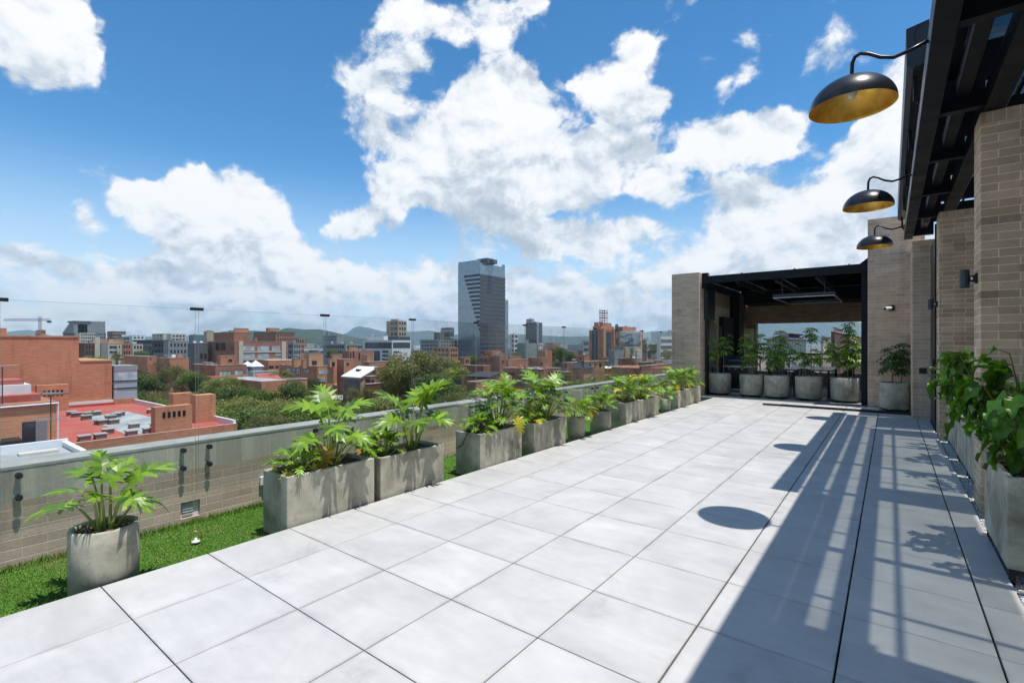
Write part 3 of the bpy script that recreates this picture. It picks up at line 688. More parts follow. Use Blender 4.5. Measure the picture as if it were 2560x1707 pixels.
ld = MB(); ld.box(lx0 + .005, ly0 - .003, lz - .012, lx1 - .005, ly0 + .02, lz - .001).box(lx0 + .008, ly1 - .025, lz - .012, lx1 - .008, ly1 - .01, lz - .001).box(lx0 + .008, ly0 + .0205, lz - .012, lx0 + .025, ly1 - .0255, lz - .001).box(lx1 - .025, ly0 + .0205, lz - .012, lx1 - .008, ly1 - .0255, lz - .001)
part(ld, 'diffuser', pmat('frosted_diffuser', (.9, .9, .9), .5), pvl)
for x in (-2.28, -1.32): part(MB().tube([(x, 14.80, lz + .091), (x, 14.80, 3.16)], .018, 8), 'hanger', M_BLK, pvl)
for x in (-2.28, -1.32): part(MB().tube([(x, 17.36, lz + .091), (x, 17.36, 3.2)], .018, 8), 'hanger', M_BLK, pvl)
# leaning mirror-glass door, grill, table and chairs
md = thing('glass_door_leaf', 'dark framed glass door leaf standing open inside the pavilion', 'door', (-4.1, 15.1, 0))
mm = MB(); mm.prism([(-4.24, 14.70, .0), (-4.20, 14.70, .0), (-4.20, 14.70, 2.62), (-4.24, 14.70, 2.62)], (.02, .10, 0)).prism([(-4.10, 15.6, .0), (-4.06, 15.6, .0), (-4.06, 15.6, 2.0), (-4.10, 15.6, 2.0)], (.02, .08, 0))
part(mm, 'door_stile', M_BLK, md)
part(MB().add([(-4.20, 14.98, .1), (-4.11, 15.38, .1), (-4.11, 15.38, 2.0), (-4.20, 14.98, 2.3), (-4.215, 14.98, .1), (-4.125, 15.38, .1), (-4.125, 15.38, 2.0), (-4.215, 14.98, 2.3)], [(0, 1, 2, 3), (7, 6, 5, 4), (0, 4, 5, 1), (1, 5, 6, 2), (2, 6, 7, 3), (3, 7, 4, 0)]), 'mirror_pane', pmat('mirror_glass', (.55, .6, .62), .05, .9), md)
gr = thing('barbecue_grill', 'black and steel barbecue grill between the two leftmost round pots', 'grill', (-3.75, 16.3, 0))
part(box(-4.02, 16.02, .10, -3.36, 16.55, .74), 'cabinet', M_BLK, gr, bevel=.01)
part(box(-4.10, 16.0, .7405, -3.28, 16.57, .80), 'worktop', M_GALV, gr)
part(MB().prism([(-4.0, 16.05, .801), (-4.0, 16.55, .801), (-4.0, 16.5, 1.05), (-4.0, 16.35, 1.12), (-4.0, 16.14, 1.03)], (.62, 0, 0)), 'lid', M_BLK, gr, bevel=.02)
part(MB().tube([(-3.95, 16.02, .95), (-3.43, 16.02, .95)], .012, 8), 'lid_handle', M_GALV, gr)
for x in (-3.9, -3.72, -3.54): part(MB().tube([(x, 16.019, .70), (x, 15.985, .70)], .022, 10), 'knob', M_GALV, gr)
part(MB().tube([(-3.36 + .05 * sin(a), 16.0, .70 - .55 * k / 10) for k, a in enumerate([pi * q / 10 for q in range(11)])], .009, 6), 'gas_hose', pmat('hose_orange', (.55, .08, .02), .5), gr)
for x in (-3.98, -3.42):
    for y in (16.06, 16.48): part(MB().tube([(x, y, .0), (x, y, .099)], .03, 10), 'wheel', M_BLKM, gr)
tb = thing('dining_table', 'dark dining table under the pavilion roof behind the round pots', 'table', (-1.9, 17, 0))
part(box(-2.45, 15.75, .715, -1.25, 18.3, .745), 'tabletop', pmat('dark_tabletop', (.055, .06, .065), .4), tb, bevel=.004)
for x in (-2.38, -1.36):
    for y in (15.85, 18.15): part(box(x, y, -.003, x + .06, y + .06, .714), 'leg', M_BLK, tb)
M_ROPE = pmat('woven_grey', (.10, .095, .09), .8, fn=lambda t, p: t.put(p.inputs['Base Color'], t.mix(t.smooth(t.m('SINE', t.m('MULTIPLY', t.m('ADD', t.sep(gpos(t))[0], t.sep(gpos(t))[1]), 90.)), -.3, .3), (.04, .038, .035), (.19, .18, .165))))
def chair(x, y, rz, label):
    t = thing('dining_chair', label, 'chair', (x, y, 0), 'woven grey chairs round the table', rz)
    s = MB(); s.box(-.25, -.24, .41, .25, .24, .45); s.obj('seat', M_ROPE, t, bevel=.01)
    n = 14; b = MB(); vs = []
    for k in range(n + 1):
        a = pi * (k / n) ; ca, sa = cos(a), sin(a)
        top = .66 + .14 * sa ** 1.5
        for rr, z in ((.27, .46), (.30, top), (.285, top), (.255, .46)): vs.append((rr * ca, .02 + rr * sa * .85, z))
    fs = []
    for k in range(n):
        for q in range(4): fs.append((k * 4 + q, (k + 1) * 4 + q, (k + 1) * 4 + (q + 1) % 4, k * 4 + (q + 1) % 4))
    fs += [(0, 1, 2, 3), (n * 4 + 3, n * 4 + 2, n * 4 + 1, n * 4)]
    b.add(vs, fs).obj('backrest', M_ROPE, t)
    for (px, py) in ((-.22, -.2), (.22, -.2), (-.2, .22), (.2, .22)): MB().tube([(px * 1.1, py * 1.1, 0), (px, py, .409)], .013, 8).obj('leg', M_BLK, t)
chair(-2.62, 16.25, pi / 2, 'woven chair at the left end of the table, nearest the grill')
chair(-2.62, 17.35, pi / 2, 'woven chair at the left side of the table, farther back')
chair(-1.85, 15.55, pi, 'woven chair with its curved back to the middle round pot')
chair(-1.08, 16.2, -pi / 2, 'woven chair at the right side of the table near the post')
chair(-1.08, 17.3, -pi / 2, 'woven chair at the right side of the table, farther back')

# ------------------------------------------------------------------ plants
def frame(d, up=(0, 0, 1)):
    x = Vector(d).normalized(); z = Vector(up) - x * Vector(up).dot(x)
    if z.length < 1e-4: z = x.orthogonal()
    z.normalize(); y = z.cross(x)
    return Matrix((x, y, z)).transposed()
def phil_leaf(mb, base, d, L, rnd, up=(0, 0, 1), droop=.35, fold=.28, K=7):
    M = frame(d, up); base = Vector(base); ph = rnd.uniform(0, 6)
    def put(x, y):
        r2 = (x * x + y * y) / (L * L)
        z = -droop * L * (max(x, 0) / L) ** 2 + fold * abs(y) - .95 * fold * y * y / L + .03 * L * sin(9 * x / L + ph) * abs(y) / L * 2 - .12 * L * r2 * r2
        return base + M @ Vector((x, y, z))
    for sgn in (1, -1):
        ts = [-.03 + .90 * (k / K) ** 1.05 for k in range(K + 1)]
        ang = [radians(138 - 118 * (k / K) ** .8) for k in range(K + 1)]
        ln = [L * (.50 + .17 * sin(pi * (k / K) ** .7) - .20 * (k / K)) for k in range(K + 1)]
        m_ = [(ts[k] * L, 0.0) for k in range(K + 1)]
        s_ = [(m_[k][0] + cos(ang[k]) * ln[k] * .38, sgn * (sin(ang[k]) * ln[k] * .38)) for k in range(K + 1)]
        for k in range(K):
            am = (ang[k] + ang[k + 1]) / 2 + rnd.uniform(-.07, .07); lm = (ln[k] + ln[k + 1]) / 2 * rnd.uniform(.85, 1.12)
            mx = (m_[k][0] + m_[k + 1][0]) / 2; dx, dy = cos(am), sin(am) * sgn; nx, ny = -dy, dx
            w_ = lm * .092
            c7 = (mx + dx * lm * .66, dy * lm * .66)
            q0 = (c7[0] - nx * w_ * sgn, c7[1] - ny * w_ * sgn); q1 = (c7[0] + nx * w_ * sgn, c7[1] + ny * w_ * sgn)
            tip = (mx + dx * lm * 1.04, dy * lm * 1.04)
            n1 = (c7[0] + dx * lm * .10 - nx * w_ * sgn * 1.5, c7[1] + dy * lm * .10 - ny * w_ * sgn * 1.5)
            P = [put(*m_[k]), put(*m_[k + 1]), put(*s_[k + 1]), put(*s_[k]), put(*q1), put(*q0), put(*tip), put(*n1)]
            # s_[k] is on the base side (larger angle), s_[k+1] on the tip side
            mb.add(P, [(0, 1, 2, 3), (3, 2, 5, 4), (4, 5, 6)] + ([(5, 7, 6)] if rnd.random() < .6 else []))
    tipL = [put(.87 * L, .001), put(.87 * L, -.001), put(.95 * L, -.05 * L), put(1.06 * L, 0), put(.95 * L, .05 * L)]
    mb.add(tipL, [(0, 1, 2, 3, 4)])
def phil_plant(t, base, leaves, rnd, mats=(None,), name='foliage'):
    """leaves: (azimuth deg, radius, height, leaf length, pitch deg, material index)"""
    fo, pe = MB(), MB(); b = Vector(base)
    for (a, r, h, L, pitch, mi) in leaves:
        L *= .80; h *= .82; r *= .80; pitch += 10
        a = radians(a); o = Vector((cos(a), sin(a), 0)); s = b + o * rnd.uniform(.015, .05) + Vector((rnd.uniform(-.02, .02), rnd.uniform(-.02, .02), -.02))
        e = b + o * r + Vector((0, 0, h)); c = s + Vector((0, 0, h * .62)) + o * r * .28
        pts = []
        for k in range(9):
            q = k / 8.0; pts.append(s * (1 - q) ** 2 + c * 2 * q * (1 - q) + e * q * q)
        pe.tube(pts, [.012 * (1 - .55 * k / 8) * (.75 + L) for k in range(9)], 6)
        d = o * cos(radians(pitch)) + Vector((0, 0, sin(radians(pitch)))) + Vector((rnd.uniform(-.2, .2), rnd.uniform(-.2, .2), 0))
        up = Vector((0, 0, 1)) + Vector((rnd.uniform(-.3, .3), rnd.uniform(-.3, .3), 0)) + Vector((.25, 0, 0))
        fo.mat(mi); phil_leaf(fo, e, d, L, rnd, up, droop=rnd.uniform(.18, .45), fold=rnd.uniform(.1, .35))
    part(pe, 'stems', M_PET, t, smooth=True)
    part(fo, name, [M_LF, M_LFY, M_LFD], t, smooth=False)
def auto_leaves(rnd, n, h, spread, L, a0=0, arc=360, yel=.0):
    out = []; n = int(n * 1.35); L *= .92
    for k in range(n):
        q = k / max(1, n - 1); a = a0 + (k * 137.5) % arc
        hh = h * (1.0 - .62 * q) * rnd.uniform(.88, 1.08); r = spread * (.35 + .65 * q ** .6) * rnd.uniform(.8, 1.15)
        if q > .8 and rnd.random() < .3: out.append((a + rnd.uniform(-15, 15), r, hh * .8, L * .8, -65, rnd.choice((1, 1, 2)))); continue
        out.append((a + rnd.uniform(-15, 15), r, hh, L * rnd.uniform(.8, 1.15) * (1 - .2 * q), rnd.uniform(28, 62) - 58 * q, 1 if rnd.random() < yel else 0))
    return out
PG = 'split leaf philodendrons in the turf planters'
def phil(x, y, z, label, leaves, seed):
    t = thing('philodendron', label, 'plant', (x, y, z), PG); phil_plant(t, (x, y, z), leaves, random.Random(seed)); return t
R = random.Random
phil(-4.017, .925, .27, 'young philodendron with ragged leaves in the round pot nearest the camera',
     [(150, 0.115, 0.432, 0.24, 28, 0), (200, 0.144, 0.410, 0.27, 23, 0), (100, 0.036, 0.389, 0.23, 48, 0), (70, 0.158, 0.367, 0.27, 33, 0), (30, 0.144, 0.281, 0.24, -12, 0), (250, 0.187, 0.238, 0.26, -4, 0), (300, 0.101, 0.324, 0.27, 18, 0), (90, 0.216, 0.194, 0.26, -17, 0), (180, 0.072, 0.454, 0.23, 53, 0), (330, 0.058, 0.292, 0.20, 18, 0)], 11)
phil(-4.02, 2.22, .36, 'low bushy philodendron at the near end of the nearest long planter', auto_leaves(R(1), 18, .24, .20, .17, 20), 12)
phil(-4.02, 2.55, .36, 'tall philodendron with yellow lower leaves in the nearest long planter',
     [(170, .10, .66, .30, 45, 0), (250, .12, .62, .34, 25, 0), (60, .10, .58, .36, 30, 0), (110, .22, .50, .34, 5, 0), (330, .16, .48, .32, 0, 0), (290, .28, .38, .30, -15, 0), (20, .20, .36, .30, -10, 0), (80, .28, .30, .30, -20, 0), (220, .18, .28, .26, -20, 1), (300, .10, .20, .24, -60, 2), (100, .18, .22, .26, -10, 0), (200, .08, .54, .30, 35, 0), (140, .2, .36, .3, 0, 0), (40, .26, .24, .26, -20, 0)], 13)
t_ = phil(-4.02, 3.12, .35, 'low philodendron with a dry orange leaf in the second planter', auto_leaves(R(3), 16, .26, .19, .19, 60) + [(255, .16, .14, .24, -30, 2)], 14)
phil(-4.02, 3.50, .35, 'tall upright philodendron in the second long planter',
     [(30, .14, .66, .38, 45, 0), (75, .18, .62, .42, 40, 0), (120, .08, .60, .34, 50, 0), (240, .16, .56, .36, 35, 0), (200, .14, .52, .34, 30, 0), (60, .26, .44, .34, 0, 0), (100, .24, .40, .32, -5, 0), (280, .24, .42, .34, 5, 0), (330, .18, .40, .34, 0, 0), (20, .24, .42, .32, 0, 0), (160, .16, .46, .3, 15, 0)], 15)
phil(-4.02, 4.58, .36, 'low feathery philodendron beside the black planter spotlight', auto_leaves(R(5), 20, .24, .20, .17, 0), 16)
phil(-4.02, 4.95, .36, 'tall dense philodendron in the planter with the spotlight', auto_leaves(R(6), 20, .66, .30, .30, 30), 17)
phil(-4.02, 5.70, .34, 'low philodendron at the near end of the fourth long planter', auto_leaves(R(7), 16, .24, .22, .22, 10, yel=.1), 18)
phil(-4.02, 6.02, .34, 'tallest arching philodendron, before the first small round pot', auto_leaves(R(8), 20, .72, .36, .34, 80), 19)
phil(-3.985, 6.88, .26, 'fan shaped philodendron in the small round pot with mulch', auto_leaves(R(9), 15, .34, .34, .25, 15), 20)
phil(-4.02, 7.78, .27, 'short wide leaved philodendron in the pale round pot', auto_leaves(R(10), 16, .36, .24, .25, 40), 21)
phil(-4.03, 8.75, .35, 'yellowish philodendron in the planter just past the pale round pot', auto_leaves(R(11), 22, .54, .36, .28, 5, yel=.12), 22)
phil(-4.03, 9.55, .34, 'green philodendron in the touching planter before the smallest pot', auto_leaves(R(12), 22, .52, .36, .28, 50, yel=.05), 23)
phil(-3.953, 10.74, .20, 'sparse philodendron leaning out of the smallest round pot', auto_leaves(R(13), 9, .30, .28, .24, 70), 24)
phil(-4.03, 11.60, .35, 'philodendron in the planter second from the brick pillar', auto_leaves(R(14), 20, .56, .36, .28, 25), 25)
phil(-4.03, 12.45, .35, 'farthest philodendron, against the brick pillar', auto_leaves(R(15), 20, .50, .34, .27, 65), 26)

def schefflera(x, y, z, stems, label, seed, dark=False, lf=.12):
    t = thing('schefflera', label, 'plant', (x, y, z), 'umbrella leaved plants in round pots')
    rnd = R(seed); fo, tr = MB(), MB()
    for (ox, oy, h, lean_x, lean_y, lo, nw) in stems:
        pts = [(x + ox + lean_x * q * q + .01 * sin(7 * q), y + oy + lean_y * q * q, z - .02 + (h + .02) * q) for q in [k / 8 for k in range(9)]]
        tr.tube(pts, [.013 - .008 * k / 8 for k in range(9)], 6)
        nw = int(nw * 1.75)
        for k in range(nw):
            q = lo + (1 - lo) * (k + .5 * rnd.random()) / nw; p = Vector((x + ox + lean_x * q * q, y + oy + lean_y * q * q, z + h * q)) 
            a = k * 2.4 + rnd.uniform(-.5, .5); ln = rnd.uniform(.08, .26) * (1.2 - .4 * q); o = Vector((cos(a), sin(a), rnd.uniform(.25, .8) + (.7 if q > .9 else 0))).normalized()
            e = p + o * ln; tr.tube([p, p + o * ln * .5 + Vector((0, 0, .01)), e], .0035, 5)
            m = rnd.choice((7, 8, 8, 9)); nrm = (o + Vector((.15, 0, .8))).normalized(); f = nrm.orthogonal().normalized(); g2 = nrm.cross(f)
            for i in range(m):
                b = 2 * pi * i / m + rnd.uniform(-.12, .12); dr = (f * cos(b) + g2 * sin(b)); L = lf * rnd.uniform(.8, 1.2)
                sd = nrm.cross(dr); dn = Vector((0, 0, -1)); w_ = L * .17
                m1 = e + dr * L * .25; m2 = e + dr * L * .62 + dn * L * .08; m3 = e + dr * L * .98 + dn * L * .30
                fo.add([e + dr * .012, m1 + sd * w_ * .7 + nrm * .004, m2 + sd * w_ + nrm * .004, m3, m2 - sd * w_ + nrm * .004, m1 - sd * w_ * .7 + nrm * .004, m1, m2], [(0, 1, 6), (1, 2, 7, 6), (2, 3, 7), (3, 4, 7), (4, 5, 6, 7), (5, 0, 6)])
    part(tr, 'stems', M_BARK, t, smooth=True); part(fo, 'foliage', M_SCHD if dark else M_SCH, t)
schefflera(-3.91, 14.97, .58, [(-.14, 0, .98, -.05, 0, .35, 13), (.10, -.03, 1.0, .05, 0, .55, 8)], 'thin two stemmed umbrella plant in the leftmost round pot', 41)
schefflera(-3.07, 14.97, .58, [(-.07, 0, 1.05, -.08, 0, .12, 22), (.10, .03, 1.02, .12, .03, .3, 15)], 'umbrella plant with a flat wide top in the pot right of the grill', 42)
schefflera(-2.43, 14.92, .58, [(.05, 0, 1.12, .04, 0, .15, 24), (-.10, .02, .80, -.22, 0, .12, 16), (.12, 0, .75, .25, .05, .4, 8)], 'bushy umbrella plant in the middle round pot', 43)
schefflera(-1.69, 14.92, .58, [(.05, 0, 1.18, .02, 0, .74, 10), (-.08, 0, .60, -.08, 0, .4, 10), (.10, 0, .62, .08, 0, .4, 9)], 'umbrella plant with a bare trunk and round top in front of the table', 44)
schefflera(-.91, 14.92, .58, [(.05, 0, 1.28, .08, 0, .28, 26), (-.12, 0, .88, -.25, 0, .3, 16), (.15, 0, .75, .18, 0, .2, 13)], 'tallest umbrella plant, beside the black steel post', 45)
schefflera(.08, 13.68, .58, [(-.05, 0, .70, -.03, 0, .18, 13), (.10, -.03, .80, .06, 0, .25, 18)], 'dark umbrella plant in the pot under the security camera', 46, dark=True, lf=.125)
for i, (x, y, h, lb) in enumerate([(-2.9, 20.75, 1.0, 'bright green shrub behind the guard rail, left'), (-1.2, 20.7, .95, 'bright green shrub behind the guard rail, right of the round topped plant'), (-.45, 20.8, .8, 'bright green shrub behind the guard rail, next to the post')]):
    t = thing('potted_shrub', lb, 'plant', (x, y, .0)); rnd = R(50 + i); mb = MB(); mt = MB()
    for _ in range(420):
        p = Vector((x + rnd.gauss(0, .38), y + rnd.gauss(0, .16), .45 + h * rnd.random() ** .8)); d = Vector((rnd.uniform(-1, 1), rnd.uniform(-1, 1), rnd.uniform(-.3, .9))).normalized(); s = d.cross(Vector((0, 0, 1))).normalized() * .022
        mb.add([p, p + d * .06 + s, p + d * .13, p + d * .06 - s], [(0, 1, 2, 3)])
    for k in range(6): mt.tube([(x + .02 * k - .05, y, .2), (x + rnd.gauss(0, .2), y, .4 + h * .7)], .008, 5)
    part(mb, 'foliage', M_FIC, t); part(mt, 'stems', M_BARK, t)

def broad_plant(x, y, z, n, rx, ry, h, label, seed, drop=.5, lf=(.15, .235)):
    t = thing('broad_leaf_plant', label, 'plant', (x, y, z), 'broad leaved plants in the right hand planters'); rnd = R(seed); fo, br = MB(), MB(); fl_ = MB()
    tips = []
    for k in range(max(5, n // 9)):
        a = rnd.uniform(0, 6.283); q = sqrt(rnd.random()); e = Vector((x + cos(a) * rx * q, y + sin(a) * ry * q, z + h * (1 - .55 * q * q) * rnd.uniform(.6, 1.0)))
        s = Vector((x + rnd.uniform(-.06, .06), y + rnd.uniform(-.15, .15), z - .03)); c = (s + e) / 2 + Vector((0, 0, .15))
        P = [s * (1 - q_) ** 2 + c * 2 * q_ * (1 - q_) + e * q_ * q_ for q_ in [i / 7 for i in range(8)]]
        br.tube(P, [.009 - .0055 * i / 7 for i in range(8)], 6); tips.append(P)
    for k in range(n):
        P = rnd.choice(tips); i = rnd.choice((2, 3, 4, 5, 6, 6, 7, 7)); p = P[i]; o = (p - Vector((x, y, p.z))); a = atan2(o.y, o.x) + rnd.uniform(-1.1, 1.1)
        L = rnd.uniform(*lf); st = rnd.uniform(.03, .09); d0 = Vector((cos(a), sin(a), rnd.uniform(.1, .7))).normalized(); b = p + d0 * st
        br.tube([p, b], .0028, 5)
        pit = rnd.uniform(-1.4, -.35) * (1 if rnd.random() < .85 else -.5); d1 = Vector((cos(a) * cos(pit), sin(a) * cos(pit), sin(pit)))
        M = frame(d1, (rnd.uniform(-.4, .4), rnd.uniform(-.4, .4), 1)); W_ = L * rnd.uniform(.21, .27); cv = rnd.uniform(.15, .5); ph = rnd.uniform(0, 6)
        rows = 7; vs = []; fs = []
        for r_ in range(rows + 1):
            q_ = r_ / rows; w_ = W_ * (sin(pi * q_ ** .8) ** .8) if 0 < r_ < rows else .001
            for c_ in (-1, -.5, 0, .5, 1):
                vs.append(b + M @ Vector((L * q_, w_ * c_, .22 * W_ * abs(c_) * 1.6 - cv * L * q_ * q_ + .02 * abs(c_) * sin(q_ * 14 + ph + c_))))
        for r_ in range(rows):
            for c_ in range(4): k_ = r_ * 5 + c_; fs.append((k_, k_ + 1, k_ + 6, k_ + 5))
        fo.add(vs, fs)
    part(br, 'branches', pmat('green_branch', (.10, .085, .03), .7), t, smooth=True); part(fo, 'foliage', M_FIC, t, smooth=True)
broad_plant(.74, 4.72, .60, 120, .34, .40, .98, 'large leaved bright green plant at the right edge, nearest', 61)
broad_plant(.76, 5.10, .60, 70, .34, .26, .86, 'large leaved plant at the far end of the nearest stand planter', 62)
broad_plant(.80, 7.05, .52, 105, .40, .38, 1.02, 'glossy broad leaved plant just behind the nearest brick column', 63)
broad_plant(.80, 8.15, .52, 100, .42, .38, .98, 'glossy broad leaved plant in the middle of the right hand planters', 64)
broad_plant(.84, 9.25, .52, 70, .34, .45, .70, 'glossy broad leaved plant in front of the farther brick column', 65)

def spot(x, y, z, a, el, label):
    t = thing('planter_spotlight', label, 'spotlight', (x, y, z), 'black spotlights stuck in the planters'); p = Vector((x, y, z)); d = Vector((cos(a) * cos(el), sin(a) * cos(el), sin(el)))
    part(MB().tube([p - Vector((0, 0, .06)), p + Vector((0, 0, .04))], .006, 8), 'spike', M_BLKM, t)
    q = p + Vector((0, 0, .07))
    part(MB().tube([q - d * .07, q - d * .068, q + d * .06, q + d * .075], [.020, .027, .027, .030], 16), 'housing', M_BLKM, t)
    part(MB().tube([q + d * .0755, q + d * .078], .025, 16), 'lens', pmat('spot_lens', (.1, .1, .1), .1), t)
spot(-3.93, 4.47, .37, radians(60), radians(50), 'black spotlight with a cable in the planter just before the two tall bushy ones')
spot(-4.12, 3.02, .36, radians(30), radians(25), 'black spotlight half hidden behind the dry orange leaf')
spot(-4.10, 8.56, .35, radians(80), radians(40), 'black spotlight in the planter past the pale round pot')
cb = MB(); cb.tube([(-3.95, 4.44, .37), (-4.0, 4.40, .41), (-4.02, 4.378, .408), (-4.06, 4.374, .34), (-4.12, 4.374, .24), (-4.2, 4.36, .20)], .005, 6)
tag(cb.obj('spotlight_cable', M_BLKM, off=(-4.0, 4.38, .2), smooth=True), 'thin black cable hanging over the end of the spotlight planter', 'cable')

# ------------------------------------------------------------------ the city below
GZ = -22.0
def _brk(c1, c2):
    def fn(t, p):
        P = gpos(t); x, y, z = t.sep(P); h = t.m('ADD', x, y)
        n = t.noise(t.comb(t.m('MULTIPLY', h, 1.1), t.m('MULTIPLY', z, 9.0), 0.0), 1.0, 4, .65); n2 = t.noise(P, .22, 4, .6); dr = t.smooth(t.noise(t.vm('MULTIPLY', P, (1.3, 1.3, .12)), 1.0, 5, .7), .5, .72, 0., .28)
        c = t.mix(t.smooth(n, .3, .7), c1, c2); k = t.m('SUBTRACT', t.m('MULTIPLY_ADD', t.m('SUBTRACT', n2, .5), .8, 1.0), dr)
        t.put(p.inputs['Base Color'], t.mix(1.0, c, t.comb(k, k, k), 'MULTIPLY'))
    return fn
C_BK = pmat('orange_brick', rough=.9, spec=.15, fn=_brk((.47, .195, .105), (.59, .285, .17)))
C_BK2 = pmat('brown_brick', rough=.9, spec=.15, fn=_brk((.33, .15, .095), (.43, .21, .14)))
C_BK3 = pmat('ochre_brick', rough=.9, spec=.15, fn=_brk((.48, .24, .13), (.60, .34, .20)))
C_DBR = pmat('dark_brown_brick', rough=.9, spec=.15, fn=_brk((.13, .075, .055), (.20, .11, .08)))
def _pl(a, b):
    return lambda t, p: t.put(p.inputs['Base Color'], t.mix(t.smooth(t.noise(gpos(t), .35, 5, .65), .3, .7), a, b))
C_CRM = pmat('cream_plaster', rough=.85, fn=_pl((.52, .48, .37), (.62, .58, .46)))
C_GRY = pmat('grey_concrete', rough=.85, fn=_pl((.24, .25, .25), (.33, .34, .34)))
C_DGR = pmat('dark_grey_cladding', rough=.7, fn=_pl((.09, .10, .11), (.14, .15, .16)))
C_WHT = pmat('white_plaster', rough=.8, fn=_pl((.66, .66, .64), (.76, .76, .75)))
C_TAN = pmat('tan_stone', rough=.85, fn=_pl((.40, .31, .20), (.50, .40, .27)))
C_SAG = pmat('sage_cladding', rough=.7, fn=_pl((.25, .29, .25), (.32, .36, .31)))
C_TEAL = pmat('teal_glass', (.10, .17, .19), .12, 0, .8)
C_BLU = pmat('blue_glass', (.025, .05, .085), .10, 0, .8)
C_RRED = pmat('red_roof_paint', rough=.8, fn=lambda t, p: t.put(p.inputs['Base Color'], t.mix(t.smooth(t.noise(gpos(t), .5, 8, .72), .36, .70), (.44, .07, .052), (.36, .15, .11))))
C_RGRY = pmat('grey_roofing', rough=.85, fn=_pl((.26, .28, .28), (.42, .44, .44)))
C_RWHT = pmat('bright_roofing', (.78, .79, .80), .6)
C_RDRK = pmat('dark_roofing', (.05, .055, .06), .8)
C_RBRN = pmat('brown_roofing', rough=.85, fn=_pl((.20, .12, .09), (.32, .24, .20)))
C_WIN = pmat('window_glass', (.03, .04, .05), .12, 0, .7)
C_CUR = pmat('curtained_glass', rough=.3, fn=lambda t, p: t.put(p.inputs['Base Color'], t.mix(t.smooth(t.noise(gpos(t), .35, 2), .42, .50), (.55, .60, .62), (.36, .42, .45))))
C_FRM = pmat('window_frame', (.05, .05, .05), .5)
C_SILL = pmat('pale_sill', (.58, .55, .48), .7)
C_DTG = pmat('dark_tower_glass', (.03, .05, .06), .3, 0, .4); C_COPE = pmat('coping_stone', rough=.85, fn=_pl((.40, .33, .27), (.55, .48, .42))); C_TANK = pmat('tank_blue_grey', (.12, .15, .18), .5)
def Zf(ox, oy, s): return lambda x, y: (ox + x / s, oy + y / s)
ZA = Zf(0, 640, 3.672); ZB = Zf(480, 740, 3.675); ZC = Zf(1000, 620, 3.357); Z3 = Zf(300, 780, 5.88); Z6 = Zf(660, 780, 5.88); ZT = Zf(1040, 620, 4.6125); ZR = Zf(1380, 740, 6.918); Z0 = Zf(0, 740, 7.127); ZS = Zf(0, 0, 1.0)
KEYS = []
WCACHE = {}
def window_mesh(face, w, h, gm, fm):
    key = (face, round(w, 2), round(h, 2), gm.name, fm.name)
    if key in WCACHE: return WCACHE[key]
    mb = MB(); fr_ = min(.10, .12 * w); 
    def bx(a0, z0, a1, z1, p0, p1):
        if face == 'R': mb.box(p0, a0, z0, p1, a1, z1)
        else: mb.box(a0, -p1, z0, a1, -p0, z1)
    mb.mat(0); bx(fr_, fr_, w - fr_, h - fr_, .01, .03)
    mb.mat(1); bx(0, 0, w, fr_, .01, .09); bx(0, h - fr_, w, h, .01, .07); bx(0, fr_ + .001, fr_, h - fr_ - .001, .01, .07); bx(w - fr_, fr_ + .001, w, h - fr_ - .001, .01, .07)
    nmul = int(w / 1.6)
    for k in range(nmul):
        a = w * (k + 1) / (nmul + 1); bx(a - .04, fr_ + .001, a + .04, h - fr_ - .001, .031, .06)
    me = bpy.data.meshes.new('window'); me.from_pydata(mb.v, [], mb.f); me.materials.append(gm); me.materials.append(fm); me.polygons.foreach_set('material_index', mb.mi); me.update()
    WCACHE[key] = me; return me
